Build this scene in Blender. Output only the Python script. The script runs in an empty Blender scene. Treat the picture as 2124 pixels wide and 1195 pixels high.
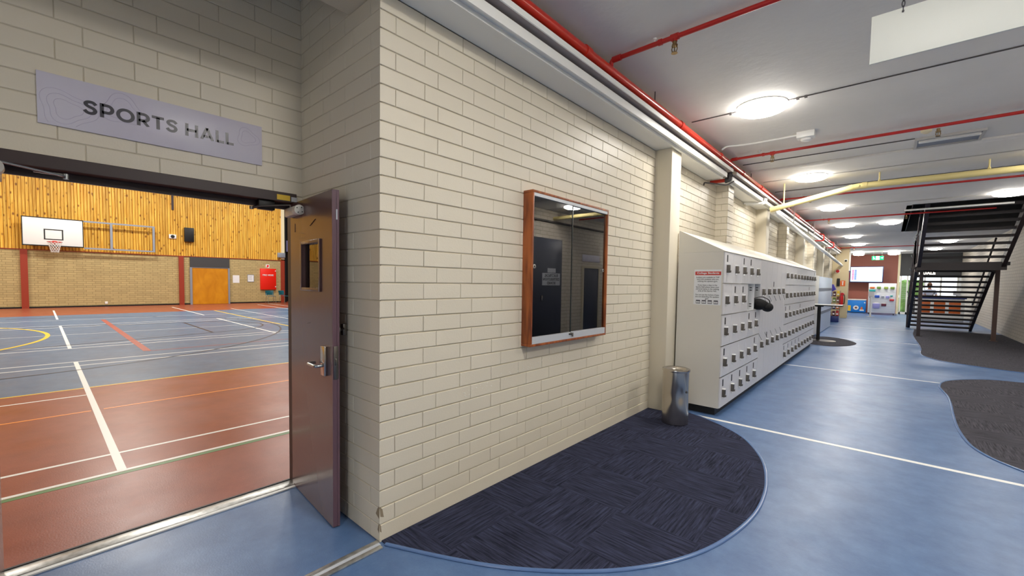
import bpy, bmesh, math, random
from mathutils import Vector, Matrix, noise as mnoise
random.seed(7)
SC = bpy.context.scene
COL = SC.collection
PI = math.pi

# ------------------------------------------------------------------ colour / materials
def lin(c):
    o = []
    for v in c[:3]:
        v = v/255.0
        o.append(v/12.92 if v <= .04045 else ((v+.055)/1.055)**2.4)
    return (o[0], o[1], o[2], 1.0)

def mat(name, col, rough=.5, metal=0.0, spec=.5, var=None, bump=None, emit=0.0, island=0.0, coat=0.0, emitcol=None):
    m = bpy.data.materials.new(name); m.use_nodes = True
    nt = m.node_tree; N = nt.nodes; L = nt.links
    b = N['Principled BSDF']
    b.inputs['Base Color'].default_value = lin(col)
    b.inputs['Roughness'].default_value = rough
    b.inputs['Metallic'].default_value = metal
    b.inputs['Specular IOR Level'].default_value = spec
    b.inputs['Coat Weight'].default_value = coat
    b.inputs['Coat Roughness'].default_value = .12
    tc = N.new('ShaderNodeTexCoord')
    colsock = None
    if var:                                    # (scale, second colour, low, high)
        n = N.new('ShaderNodeTexNoise'); n.inputs['Scale'].default_value = var[0]; n.inputs['Detail'].default_value = 5
        L.new(tc.outputs['Object'], n.inputs['Vector'])
        r = N.new('ShaderNodeValToRGB'); r.color_ramp.elements[0].position = var[2]; r.color_ramp.elements[1].position = var[3]
        r.color_ramp.elements[0].color = lin(col); r.color_ramp.elements[1].color = lin(var[1])
        L.new(n.outputs['Fac'], r.inputs['Fac']); colsock = r.outputs['Color']
    if island:
        g = N.new('ShaderNodeNewGeometry'); mr = N.new('ShaderNodeMapRange')
        mr.inputs['To Min'].default_value = 1-island; mr.inputs['To Max'].default_value = 1+island
        L.new(g.outputs['Random Per Island'], mr.inputs['Value'])
        hs = N.new('ShaderNodeHueSaturation'); L.new(mr.outputs['Result'], hs.inputs['Value'])
        if colsock: L.new(colsock, hs.inputs['Color'])
        else: hs.inputs['Color'].default_value = lin(col)
        colsock = hs.outputs['Color']
    if colsock: L.new(colsock, b.inputs['Base Color'])
    if bump:                                   # (scale, strength, distance)
        n2 = N.new('ShaderNodeTexNoise'); n2.inputs['Scale'].default_value = bump[0]; n2.inputs['Detail'].default_value = 3
        L.new(tc.outputs['Object'], n2.inputs['Vector'])
        bp = N.new('ShaderNodeBump'); bp.inputs['Strength'].default_value = bump[1]; bp.inputs['Distance'].default_value = bump[2]
        L.new(n2.outputs['Fac'], bp.inputs['Height']); L.new(bp.outputs['Normal'], b.inputs['Normal'])
    if emit:
        b.inputs['Emission Color'].default_value = lin(emitcol or col)
        b.inputs['Emission Strength'].default_value = emit
    return m

def brick_shader(name, col, mortar, axes, rough=.55, w=.3, h=.1, ms=.004, var=.06, bumpd=.006, off=(0, 0)):
    m = mat(name, col, rough)
    nt = m.node_tree; N = nt.nodes; L = nt.links; b = N['Principled BSDF']
    tc = N.new('ShaderNodeTexCoord'); s = N.new('ShaderNodeSeparateXYZ'); c = N.new('ShaderNodeCombineXYZ')
    L.new(tc.outputs['Object'], s.inputs[0])
    L.new(s.outputs['XYZ'.index(axes[0])], c.inputs[0]); L.new(s.outputs['XYZ'.index(axes[1])], c.inputs[1])
    t = N.new('ShaderNodeTexBrick'); L.new(c.outputs[0], t.inputs['Vector'])
    t.offset = .333; t.inputs['Scale'].default_value = 1; t.inputs['Brick Width'].default_value = w
    t.inputs['Row Height'].default_value = h; t.inputs['Mortar Size'].default_value = ms; t.inputs['Mortar Smooth'].default_value = .2
    c1 = lin(col); k = 1-var
    t.inputs['Color1'].default_value = c1; t.inputs['Color2'].default_value = (c1[0]*k, c1[1]*k, c1[2]*k, 1)
    t.inputs['Mortar'].default_value = lin(mortar)
    L.new(t.outputs['Color'], b.inputs['Base Color'])
    bp = N.new('ShaderNodeBump'); bp.invert = True; bp.inputs['Strength'].default_value = .8; bp.inputs['Distance'].default_value = bumpd
    L.new(t.outputs['Fac'], bp.inputs['Height']); L.new(bp.outputs['Normal'], b.inputs['Normal'])
    return m

def carpet_mat(name, dark, light, tile=.5, streak=.55):
    m = mat(name, dark, .95, spec=.15)
    nt = m.node_tree; N = nt.nodes; L = nt.links; b = N['Principled BSDF']
    tc = N.new('ShaderNodeTexCoord')
    ch = N.new('ShaderNodeTexChecker'); ch.inputs['Scale'].default_value = 1/tile
    ch.inputs['Color1'].default_value = (1, 1, 1, 1); ch.inputs['Color2'].default_value = (0, 0, 0, 1)
    mo = N.new('ShaderNodeMapping'); mo.inputs['Location'].default_value = (.07, .11, .013); L.new(tc.outputs['Object'], mo.inputs[0]); L.new(mo.outputs[0], ch.inputs['Vector'])
    outs = []
    for sc in ((4, 75, 1), (75, 4, 1)):
        mp = N.new('ShaderNodeMapping'); mp.inputs['Scale'].default_value = sc
        L.new(tc.outputs['Object'], mp.inputs[0])
        n = N.new('ShaderNodeTexNoise'); n.inputs['Scale'].default_value = 1; n.inputs['Detail'].default_value = 4; n.inputs['Roughness'].default_value = .7
        L.new(mp.outputs[0], n.inputs['Vector']); outs.append(n.outputs['Fac'])
    mx = N.new('ShaderNodeMix'); L.new(ch.outputs['Color'], mx.inputs['Factor']); L.new(outs[0], mx.inputs['A']); L.new(outs[1], mx.inputs['B'])
    r = N.new('ShaderNodeValToRGB'); r.color_ramp.elements[0].position = .36; r.color_ramp.elements[1].position = .68
    r.color_ramp.elements[0].color = lin(dark); r.color_ramp.elements[1].color = lin(light)
    L.new(mx.outputs['Result'], r.inputs['Fac']); L.new(r.outputs['Color'], b.inputs['Base Color'])
    n3 = N.new('ShaderNodeTexNoise'); n3.inputs['Scale'].default_value = 400; L.new(tc.outputs['Object'], n3.inputs['Vector'])
    bp = N.new('ShaderNodeBump'); bp.inputs['Strength'].default_value = .6; bp.inputs['Distance'].default_value = .004
    ad = N.new('ShaderNodeMath'); ad.operation = 'ADD'; L.new(mx.outputs['Result'], ad.inputs[0]); L.new(n3.outputs['Fac'], ad.inputs[1])
    L.new(ad.outputs[0], bp.inputs['Height']); L.new(bp.outputs['Normal'], b.inputs['Normal'])
    return m

def vinyl_mat(name, col, col2, rough, scale=6, speck=None):
    m = mat(name, col, rough, spec=.5)
    nt = m.node_tree; N = nt.nodes; L = nt.links; b = N['Principled BSDF']
    tc = N.new('ShaderNodeTexCoord')
    n = N.new('ShaderNodeTexNoise'); n.inputs['Scale'].default_value = scale; n.inputs['Detail'].default_value = 8; n.inputs['Roughness'].default_value = .7
    L.new(tc.outputs['Object'], n.inputs['Vector'])
    r = N.new('ShaderNodeValToRGB'); r.color_ramp.elements[0].position = .3; r.color_ramp.elements[1].position = .7
    r.color_ramp.elements[0].color = lin(col); r.color_ramp.elements[1].color = lin(col2)
    L.new(n.outputs['Fac'], r.inputs['Fac']); L.new(r.outputs['Color'], b.inputs['Base Color'])
    n2 = N.new('ShaderNodeTexNoise'); n2.inputs['Scale'].default_value = 110; n2.inputs['Detail'].default_value = 2
    L.new(tc.outputs['Object'], n2.inputs['Vector'])
    bp = N.new('ShaderNodeBump'); bp.inputs['Strength'].default_value = .25; bp.inputs['Distance'].default_value = .002
    L.new(n2.outputs['Fac'], bp.inputs['Height']); L.new(bp.outputs['Normal'], b.inputs['Normal'])
    n3 = N.new('ShaderNodeTexNoise'); n3.inputs['Scale'].default_value = 2.2; n3.inputs['Detail'].default_value = 5
    L.new(tc.outputs['Object'], n3.inputs['Vector'])
    mr = N.new('ShaderNodeMapRange'); mr.inputs['To Min'].default_value = rough*.75; mr.inputs['To Max'].default_value = rough*1.35
    L.new(n3.outputs['Fac'], mr.inputs['Value']); L.new(mr.outputs['Result'], b.inputs['Roughness'])
    return m

def wood_mat(name, c1, c2, axis_scale, rough=.4):
    m = mat(name, c1, rough)
    nt = m.node_tree; N = nt.nodes; L = nt.links; b = N['Principled BSDF']
    tc = N.new('ShaderNodeTexCoord'); mp = N.new('ShaderNodeMapping'); mp.inputs['Scale'].default_value = axis_scale
    L.new(tc.outputs['Object'], mp.inputs[0])
    n = N.new('ShaderNodeTexNoise'); n.inputs['Scale'].default_value = 1; n.inputs['Detail'].default_value = 6; n.inputs['Distortion'].default_value = .6
    L.new(mp.outputs[0], n.inputs['Vector'])
    r = N.new('ShaderNodeValToRGB'); r.color_ramp.elements[0].position = .35; r.color_ramp.elements[1].position = .65
    r.color_ramp.elements[0].color = lin(c2); r.color_ramp.elements[1].color = lin(c1)
    L.new(n.outputs['Fac'], r.inputs['Fac']); L.new(r.outputs['Color'], b.inputs['Base Color'])
    return m

def pine_mat():
    """knotty pine boards: colour varies per board, short dark knots and ticks across the grain"""
    m = mat('knotty_pine', (232, 178, 62), .42)
    nt = m.node_tree; N = nt.nodes; L = nt.links; b = N['Principled BSDF']
    tc = N.new('ShaderNodeTexCoord'); g = N.new('ShaderNodeNewGeometry')
    mp = N.new('ShaderNodeMapping'); mp.inputs['Scale'].default_value = (1, 9, 5.0); L.new(tc.outputs['Object'], mp.inputs[0])
    ad = N.new('ShaderNodeVectorMath'); ad.operation = 'ADD'; L.new(mp.outputs[0], ad.inputs[0])
    cb = N.new('ShaderNodeCombineXYZ'); mu = N.new('ShaderNodeMath'); mu.operation = 'MULTIPLY'; mu.inputs[1].default_value = 60
    L.new(g.outputs['Random Per Island'], mu.inputs[0]); L.new(mu.outputs[0], cb.inputs[2]); L.new(cb.outputs[0], ad.inputs[1])
    v = N.new('ShaderNodeTexVoronoi'); v.inputs['Scale'].default_value = .6; L.new(ad.outputs[0], v.inputs['Vector'])
    r = N.new('ShaderNodeValToRGB'); e = r.color_ramp.elements
    e[0].position = .10; e[0].color = lin((120, 70, 12)); e[1].position = .24; e[1].color = (1, 1, 1, 1)
    L.new(v.outputs['Distance'], r.inputs['Fac'])
    mp2 = N.new('ShaderNodeMapping'); mp2.inputs['Scale'].default_value = (1, 40, 1.2); L.new(tc.outputs['Object'], mp2.inputs[0])
    n = N.new('ShaderNodeTexNoise'); n.inputs['Scale'].default_value = 1; n.inputs['Detail'].default_value = 4; L.new(mp2.outputs[0], n.inputs['Vector'])
    r2 = N.new('ShaderNodeValToRGB'); r2.color_ramp.elements[0].color = lin((206, 146, 36)); r2.color_ramp.elements[1].color = lin((246, 200, 88))
    r2.color_ramp.elements[0].position = .35; r2.color_ramp.elements[1].position = .65
    L.new(n.outputs['Fac'], r2.inputs['Fac'])
    hs = N.new('ShaderNodeHueSaturation'); mr = N.new('ShaderNodeMapRange'); mr.inputs['To Min'].default_value = .8; mr.inputs['To Max'].default_value = 1.12
    L.new(g.outputs['Random Per Island'], mr.inputs['Value']); L.new(mr.outputs['Result'], hs.inputs['Value']); L.new(r2.outputs['Color'], hs.inputs['Color'])
    mx = N.new('ShaderNodeMix'); mx.data_type = 'RGBA'; mx.blend_type = 'MULTIPLY'; mx.inputs['Factor'].default_value = .85
    L.new(hs.outputs['Color'], mx.inputs[6]); L.new(r.outputs['Color'], mx.inputs[7]); L.new(mx.outputs[2], b.inputs['Base Color'])
    return m

def glass_mat(name, ior=1.7, tint=(255, 255, 255), base=.02):
    m = bpy.data.materials.new(name); m.use_nodes = True
    nt = m.node_tree; N = nt.nodes; L = nt.links; N.remove(N['Principled BSDF'])
    o = N['Material Output']; fr = N.new('ShaderNodeFresnel'); fr.inputs['IOR'].default_value = ior
    tr = N.new('ShaderNodeBsdfTransparent'); tr.inputs['Color'].default_value = lin(tint)
    gl = N.new('ShaderNodeBsdfGlossy'); gl.inputs['Roughness'].default_value = base
    mx = N.new('ShaderNodeMixShader'); L.new(fr.outputs[0], mx.inputs[0]); L.new(tr.outputs[0], mx.inputs[1]); L.new(gl.outputs[0], mx.inputs[2])
    L.new(mx.outputs[0], o.inputs['Surface'])
    return m

M = {}
M['paint'] = mat('cream_wall_paint', (224, 215, 195), .42, island=.018, bump=(120, .18, .004))
M['paint_flat'] = mat('cream_render_paint', (219, 210, 188), .5, bump=(30, .15, .006))
M['pillar'] = mat('pillar_paint', (222, 213, 192), .5, bump=(40, .1, .004))
M['joint'] = mat('painted_mortar', (196, 186, 164), .6)
M['ceiling'] = mat('ceiling_paint', (238, 235, 230), .7, var=(1.3, (230, 227, 222), .3, .7), bump=(14, .25, .01))
M['duct'] = mat('duct_white', (240, 239, 233), .4)
M['traydark'] = mat('tray_grey', (170, 156, 150), .6)
M['red'] = mat('red_pipe_paint', (205, 44, 22), .28, coat=.3)
M['darkred'] = mat('red_branch_paint', (186, 40, 34), .35)
M['yellowpipe'] = mat('cream_yellow_pipe', (232, 216, 150), .4)
M['whiteplastic'] = mat('white_plastic', (235, 235, 232), .4)
M['conduit'] = mat('conduit_grey', (196, 194, 190), .5)
M['cable'] = mat('cable_dark', (96, 91, 90), .6)
M['brass'] = mat('brass', (150, 128, 92), .35, metal=1)
M['castiron'] = mat('cast_iron', (64, 62, 64), .5, metal=.4)
M['lampglow'] = mat('lamp_diffuser', (255, 255, 255), .4, emit=62, emitcol=(255, 250, 242))
M['lampside'] = mat('lamp_side', (255, 255, 255), .4, emit=28, emitcol=(255, 250, 242))
M['floor'] = vinyl_mat('blue_vinyl', (72, 101, 146), (96, 127, 170), .34, 5)
M['white_line'] = mat('white_line_paint', (240, 240, 236), .4)
M['alu'] = mat('aluminium', (205, 205, 202), .32, metal=.85, var=(30, (170, 170, 165), .4, .7))
M['track'] = mat('anodised_track', (205, 208, 212), .5, metal=.3)
M['steel'] = mat('stainless_steel', (196, 189, 180), .2, metal=1.0)
M['steel_dk'] = mat('steel_dark', (120, 116, 112), .35, metal=1.0)
M['carpet'] = carpet_mat('charcoal_navy_carpet', (28, 30, 44), (68, 72, 97))
M['carpet_grey'] = carpet_mat('grey_carpet', (52, 51, 58), (92, 91, 99))
M['trim_blue'] = mat('blue_edge_trim', (88, 118, 165), .25)
M['doorpaint'] = mat('plum_brown_door_paint', (104, 78, 76), .26, coat=.2)
M['dooredge'] = mat('plum_door_edge', (104, 78, 88), .35)
M['head'] = mat('dark_door_frame', (62, 48, 48), .45)
M['black'] = mat('black_plastic', (14, 14, 15), .5)
M['softblack'] = mat('black_fabric', (10, 10, 11), .9, bump=(60, .4, .01))
M['glass'] = glass_mat('glass', 2.6, base=.004)
M['caseglass'] = glass_mat('case_glass', 2.7, base=.004)
M['clearglass'] = glass_mat('clear_glass', 1.45)
M['cedar'] = wood_mat('cedar', (176, 96, 44), (120, 56, 20), (26, 26, 3))
M['felt'] = mat('charcoal_felt', (38, 37, 40), .95, spec=.1)
M['locker'] = mat('locker_enamel', (224, 220, 210), .38)
M['lockerdoor'] = mat('locker_door_enamel', (224, 222, 223), .36, island=.012)
M['lockerin'] = mat('locker_inside', (226, 227, 228), .45)
M['lockgrey'] = mat('lock_metal', (112, 106, 98), .4, metal=.7)
M['locktop'] = mat('lock_cap', (230, 230, 228), .35)  # white on the lock tops paints in their highlight
M['tag'] = mat('tag_black', (20, 20, 20), .5)
M['signgrey'] = mat('sign_lilac_grey', (216, 213, 226), .36, var=(3, (208, 203, 220), .35, .7))
M['letter'] = mat('letter_charcoal', (50, 48, 60), .3)
M['paper'] = mat('paper_white', (236, 238, 240), .6)
M['signred'] = mat('notice_red', (206, 60, 52), .5)
M['stair'] = mat('stair_steel', (44, 34, 36), .45)
M['stairtread'] = mat('stair_tread', (38, 32, 34), .6)
M['beige'] = mat('beige_pillar', (206, 190, 152), .6)
M['brown'] = mat('brown_end_wall', (150, 88, 76), .6, bump=(12, .2, .01))
M['bluegrey'] = mat('pale_blue_cupboard', (196, 208, 226), .35)
M['greyband'] = mat('grey_band', (110, 116, 130), .5)
M['orange'] = mat('orange_panel', (196, 96, 34), .45)
M['navy'] = mat('navy_counter', (32, 46, 110), .35)
M['skin'] = mat('skin', (206, 156, 128), .5)
M['hair'] = mat('hair_brown', (96, 62, 40), .7)
M['shirt'] = mat('shirt_pale_blue', (190, 200, 222), .8)
M['trouser'] = mat('trouser_dark', (40, 42, 54), .8)
M['court_orange'] = vinyl_mat('court_terracotta', (140, 70, 50), (160, 84, 60), .32, 4)
M['court_blue'] = vinyl_mat('court_blue_grey', (78, 106, 136), (96, 124, 154), .32, 4)
for k_ in ('court_orange', 'court_blue'): M[k_].node_tree.nodes['Principled BSDF'].inputs['Specular IOR Level'].default_value = .32
M['line_white'] = mat('court_white', (246, 246, 242), .35)
M['line_yellow'] = mat('court_yellow', (246, 206, 50), .35)
M['line_orange'] = mat('court_line_orange', (252, 156, 62), .35)
M['line_green'] = mat('court_green', (84, 128, 62), .4)
M['line_red'] = mat('court_red', (168, 80, 72), .4)
M['line_black'] = mat('court_black', (36, 40, 52), .4)
M['pine'] = pine_mat()
M['hallbrick'] = brick_shader('hall_brick', (192, 172, 120), (158, 140, 96), 'YZ', .7, ms=.009, var=.16)
M['rightbrick'] = brick_shader('side_wall_brick', (205, 196, 182), (160, 150, 136), 'YZ', .6, ms=.006, var=.05)
M['backbrick'] = brick_shader('rear_wall_brick', (206, 196, 174), (160, 150, 130), 'XZ', .6, ms=.006, var=.05)
M['postred'] = mat('red_brown_post', (152, 54, 32), .5)
M['halldoor'] = wood_mat('ochre_hall_door', (214, 146, 26), (196, 126, 14), (1, 3, 1.5), .35)
M['grey'] = mat('mid_grey', (140, 146, 158), .45)
M['darkgrey'] = mat('dark_grey_panel', (64, 64, 66), .6)
M['boardwhite'] = mat('backboard_white', (240, 244, 242), .3)
M['framegrey'] = mat('galvanised_frame', (150, 158, 170), .45, metal=.2)
M['ringred'] = mat('hoop_red', (206, 60, 50), .4)
M['net'] = mat('net_cord', (230, 230, 226), .8)
M['signscarlet'] = mat('scarlet_cabinet', (236, 36, 16), .4)
M['teal'] = mat('teal_chair_shell', (48, 118, 132), .3)
M['chrome'] = mat('chrome_leg', (170, 176, 180), .25, metal=.9)
M['cream'] = mat('cream_strip', (238, 226, 190), .5)
M['drape'] = mat('black_curtain', (16, 15, 17), .9)
M['ductgrey'] = mat('slate_door', (74, 78, 92), .35)
M['labelgrey'] = mat('label_grey', (196, 200, 208), .4)
M['hallceil'] = mat('hall_ceiling', (180, 178, 172), .8)
M['exitgreen'] = mat('exit_green', (10, 190, 120), .4, emit=1.6)
M['exitwhite'] = mat('exit_white', (235, 255, 245), .4, emit=2.2)
M['screen'] = mat('screen_pale', (200, 232, 238), .3, emit=1.3)
M['screenpink'] = mat('screen_pink', (226, 70, 130), .3, emit=1.0)
M['screenblue'] = mat('screen_blue', (80, 100, 200), .3, emit=1.0)
M['screenline'] = mat('screen_grey', (150, 190, 205), .3, emit=.8)
M['backlit'] = mat('letters_lit', (255, 246, 230), .4, emit=3.0)
M['freezer'] = mat('freezer_blue', (30, 130, 220), .35)
M['extred'] = mat('extinguisher_red', (200, 24, 28), .3)
M['safetyorange'] = mat('safety_orange', (226, 110, 50), .5)
M['outgreen'] = mat('outside_hedge', (120, 160, 80), .9, bump=(3, .6, .2))
M['outpave'] = mat('outside_paving', (196, 196, 190), .9)
GOODS = {}
for k, c in (('teal', (40, 160, 160)), ('orange', (226, 120, 60)), ('green', (120, 150, 70)), ('lime', (150, 170, 80)), ('blue', (50, 90, 190)),
             ('purple', (110, 90, 180)), ('lilac', (150, 150, 210)), ('red', (196, 50, 60)), ('maroon', (90, 30, 50)), ('grey', (150, 156, 170)),
             ('yellow', (236, 196, 60)), ('white', (236, 236, 236)), ('brown', (130, 80, 60)), ('navy', (40, 44, 110)), ('violet', (70, 60, 170))):
    GOODS[k] = mat('goods_'+k, c, .5)

# ------------------------------------------------------------------ mesh builder
class MB:
    def __init__(s): s.bm = bmesh.new()
    def box(s, x0, x1, y0, y1, z0, z1, mi=0, bev=0, seg=2):
        x0, x1 = min(x0, x1), max(x0, x1); y0, y1 = min(y0, y1), max(y0, y1); z0, z1 = min(z0, z1), max(z0, z1)
        v = [s.bm.verts.new(p) for p in ((x0, y0, z0), (x1, y0, z0), (x1, y1, z0), (x0, y1, z0), (x0, y0, z1), (x1, y0, z1), (x1, y1, z1), (x0, y1, z1))]
        fs = []
        for q in ((3, 2, 1, 0), (4, 5, 6, 7), (0, 1, 5, 4), (1, 2, 6, 5), (2, 3, 7, 6), (3, 0, 4, 7)):
            f = s.bm.faces.new([v[i] for i in q]); f.material_index = mi; fs.append(f)
        if bev:
            es = list({e for f in fs for e in f.edges})
            r = bmesh.ops.bevel(s.bm, geom=es, offset=bev, segments=seg, affect='EDGES', profile=.5)
            for f in r['faces']: f.material_index = mi
        return s
    def obox(s, o, u, v, w, a, b, c, mi=0, bev=0):
        """box at corner o spanned by unit vectors u,v,w with ranges a,b,c"""
        o, u, v, w = Vector(o), Vector(u), Vector(v), Vector(w)
        t = MB(); t.box(a[0], a[1], b[0], b[1], c[0], c[1], mi, bev)
        mx = Matrix(((u.x, v.x, w.x, o.x), (u.y, v.y, w.y, o.y), (u.z, v.z, w.z, o.z), (0, 0, 0, 1)))
        t.bm.transform(mx)
        if mx.determinant() < 0: bmesh.ops.reverse_faces(t.bm, faces=t.bm.faces[:])
        s.merge(t); return s
    def merge(s, t):
        me = bpy.data.meshes.new('tmp'); t.bm.to_mesh(me); s.bm.from_mesh(me); bpy.data.meshes.remove(me); t.bm.free()
    def tube(s, pts, r, seg=12, mi=0, closed=False, caps=True, flat=1.0):
        pts = [Vector(p) for p in pts]; n = len(pts); rings = []
        rr = r if isinstance(r, (list, tuple)) else [r]*n
        t0 = (pts[1]-pts[0]).normalized()
        up = Vector((0, 0, 1)) if abs(t0.z) < .9 else Vector((1, 0, 0))
        nrm = (up-t0*up.dot(t0)).normalized()
        for i in range(n):
            if closed: t = (pts[(i+1) % n]-pts[i-1])
            elif i == 0: t = pts[1]-pts[0]
            elif i == n-1: t = pts[-1]-pts[-2]
            else: t = (pts[i+1]-pts[i]).normalized()+(pts[i]-pts[i-1]).normalized()
            t.normalize()
            nrm = (nrm-t*nrm.dot(t)).normalized(); bn = t.cross(nrm)
            rings.append([s.bm.verts.new(pts[i]+(nrm*math.cos(2*PI*k/seg)*flat+bn*math.sin(2*PI*k/seg))*rr[i]) for k in range(seg)])
        m = n if closed else n-1
        for i in range(m):
            a, b = rings[i], rings[(i+1) % n]
            for k in range(seg):
                f = s.bm.faces.new((a[k], a[(k+1) % seg], b[(k+1) % seg], b[k])); f.material_index = mi
        if caps and not closed:
            f = s.bm.faces.new(rings[0][::-1]); f.material_index = mi
            f = s.bm.faces.new(rings[-1]); f.material_index = mi
        return s
    def cyl(s, a, b, r, seg=20, mi=0): return s.tube([a, b], r, seg, mi)
    def lathe(s, prof, c=(0, 0, 0), seg=32, mi=0, axis='Z', fn=None):
        """prof: [(radius, height)] from bottom to top"""
        c = Vector(c); rings = []
        for r, h in prof:
            ring = []
            for k in range(seg):
                a = 2*PI*k/seg; rad = r
                if fn: rad = fn(r, h, a)
                x, y = rad*math.cos(a), rad*math.sin(a)
                p = Vector((x, y, h)) if axis == 'Z' else (Vector((h, x, y)) if axis == 'X' else Vector((y, h, x)))
                ring.append(s.bm.verts.new(c+p))
            rings.append(ring)
        for a, b in zip(rings, rings[1:]):
            for k in range(seg):
                f = s.bm.faces.new((a[k], a[(k+1) % seg], b[(k+1) % seg], b[k])); f.material_index = mi
        if prof[0][0] > 1e-6: s.bm.faces.new(rings[0][::-1]).material_index = mi
        if prof[-1][0] > 1e-6: s.bm.faces.new(rings[-1]).material_index = mi
        return s
    def poly(s, pts, mi=0):
        f = s.bm.faces.new([s.bm.verts.new(p) for p in pts]); f.material_index = mi; return s
    def prism(s, pts, d, mi=0):
        """solid between polygon pts and pts+d"""
        d = Vector(d); pts = [Vector(p) for p in pts]
        nrm = Vector((0, 0, 0))
        for i in range(len(pts)): nrm += pts[i].cross(pts[(i+1) % len(pts)])
        if nrm.dot(d) > 0: pts = pts[::-1]
        a = [s.bm.verts.new(p) for p in pts]; b = [s.bm.verts.new(p+d) for p in pts]
        s.bm.faces.new(a).material_index = mi; s.bm.faces.new(b[::-1]).material_index = mi
        n = len(pts)
        for i in range(n): s.bm.faces.new((a[(i+1) % n], a[i], b[i], b[(i+1) % n])).material_index = mi
        return s
    def ellipsoid(s, c, rx, ry, rz, mi=0, seg=16, rings=10, jitter=0, seed=0):
        m = Matrix.Translation(c) @ Matrix.Diagonal((rx, ry, rz, 1))
        r = bmesh.ops.create_uvsphere(s.bm, u_segments=seg, v_segments=rings, radius=1, matrix=m)
        for v in r['verts']:
            if jitter:
                d = mnoise.noise(v.co*7+Vector((seed, 0, 0))); v.co += (v.co-Vector(c))*d*jitter
            for f in v.link_faces: f.material_index = mi
        return s

def root_of(o):
    while o.parent: o = o.parent
    return o

def build(name, mb, mats, parent=None, smooth=True, ang=35):
    bm = mb.bm
    bmesh.ops.recalc_face_normals(bm, faces=bm.faces[:]) if getattr(mb, 'recalc', False) else None
    if parent is not None: bm.transform(root_of(parent).matrix_basis.inverted())
    me = bpy.data.meshes.new(name); bm.to_mesh(me); bm.free()
    if not isinstance(mats, (list, tuple)): mats = [mats]
    for m in mats: me.materials.append(M[m] if isinstance(m, str) else m)
    if smooth:
        for p in me.polygons: p.use_smooth = True
        me.set_sharp_from_angle(angle=math.radians(ang))
    o = bpy.data.objects.new(name, me); COL.objects.link(o)
    if parent is not None: o.parent = parent
    return o

def tag(o, label, cat, group=None):
    o['label'] = label; o['category'] = cat
    if group: o['group'] = group
    return o

def thing(name, label, cat, loc=(0, 0, 0), rz=0, group=None):
    o = bpy.data.objects.new(name, None); COL.objects.link(o); o.empty_display_size = .1
    o.matrix_basis = Matrix.Translation(loc) @ Matrix.Rotation(rz, 4, 'Z')
    return tag(o, label, cat, group)

def struct(o): o['kind'] = 'structure'; return o

def copy_tree(o, parent=None, loc=None, label=None):
    c = o.copy(); COL.objects.link(c)
    if parent is not None: c.parent = parent
    for ch in [x for x in bpy.data.objects if x.parent == o]: copy_tree(ch, c)
    if loc is not None: c.location = loc
    if label: c['label'] = label
    return c

def spline(pts, n=8, closed=False):
    P = [Vector(p) for p in pts]; out = []; m = len(P)
    rng = range(m) if closed else range(m-1)
    for i in rng:
        p0 = P[(i-1) % m] if closed or i > 0 else P[0]*2-P[1]
        p1, p2 = P[i], P[(i+1) % m]
        p3 = P[(i+2) % m] if closed or i+2 < m else P[-1]*2-P[-2]
        for k in range(n):
            t = k/n
            out.append(.5*((2*p1)+(p2-p0)*t+(2*p0-5*p1+4*p2-p3)*t*t+(3*p1-p0-3*p2+p3)*t*t*t))
    if not closed: out.append(P[-1])
    return out

def bend(pts, r=.08, n=5):
    """polyline with rounded corners"""
    P = [Vector(p) for p in pts]; out = [P[0]]
    for i in range(1, len(P)-1):
        a = (P[i-1]-P[i]); b = (P[i+1]-P[i]); q = min(r, a.length*.45, b.length*.45)
        A = P[i]+a.normalized()*q; B = P[i]+b.normalized()*q
        for k in range(n+1):
            t = k/n; out.append(A*(1-t)**2+P[i]*2*t*(1-t)+B*t*t)
    out.append(P[-1]); return out

def lettering(name, body, o, u, v, width, height, matn, parent, thick=.002, bold=.0, align='C', space=1.0, line=1.0):
    """raised letters in the plane (u right, v up), o is the centre (or left-bottom) of the block"""
    cu = bpy.data.curves.new('txt', 'FONT'); cu.body = body; cu.size = 1; cu.offset = bold; cu.extrude = 0
    cu.align_x = 'CENTER'; cu.resolution_u = 3; cu.space_character = space; cu.space_line = line
    ob = bpy.data.objects.new('txt', cu); COL.objects.link(ob)
    dg = bpy.context.evaluated_depsgraph_get(); dg.update()
    me = bpy.data.meshes.new_from_object(ob.evaluated_get(dg))
    bpy.data.objects.remove(ob); bpy.data.curves.remove(cu)
    xs = [p.co.x for p in me.vertices]; ys = [p.co.y for p in me.vertices]
    x0, x1, y0, y1 = min(xs), max(xs), min(ys), max(ys)
    sx = width/(x1-x0); sy = height/(y1-y0) if height else sx
    u, v, o = Vector(u), Vector(v), Vector(o); n = u.cross(v)
    bm = bmesh.new(); bm.from_mesh(me); bpy.data.meshes.remove(me)
    for p in bm.verts:
        p.co = o+u*((p.co.x-(x0+x1)/2)*sx)+v*((p.co.y-(y0+y1)/2)*sy)+n*thick
    r = bmesh.ops.extrude_face_region(bm, geom=bm.faces[:])
    for g in r['geom']:
        if isinstance(g, bmesh.types.BMVert): g.co -= n*thick
    mb = MB(); mb.bm.free(); mb.bm = bm; mb.recalc = True
    return build(name, mb, matn, parent, smooth=False)

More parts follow.
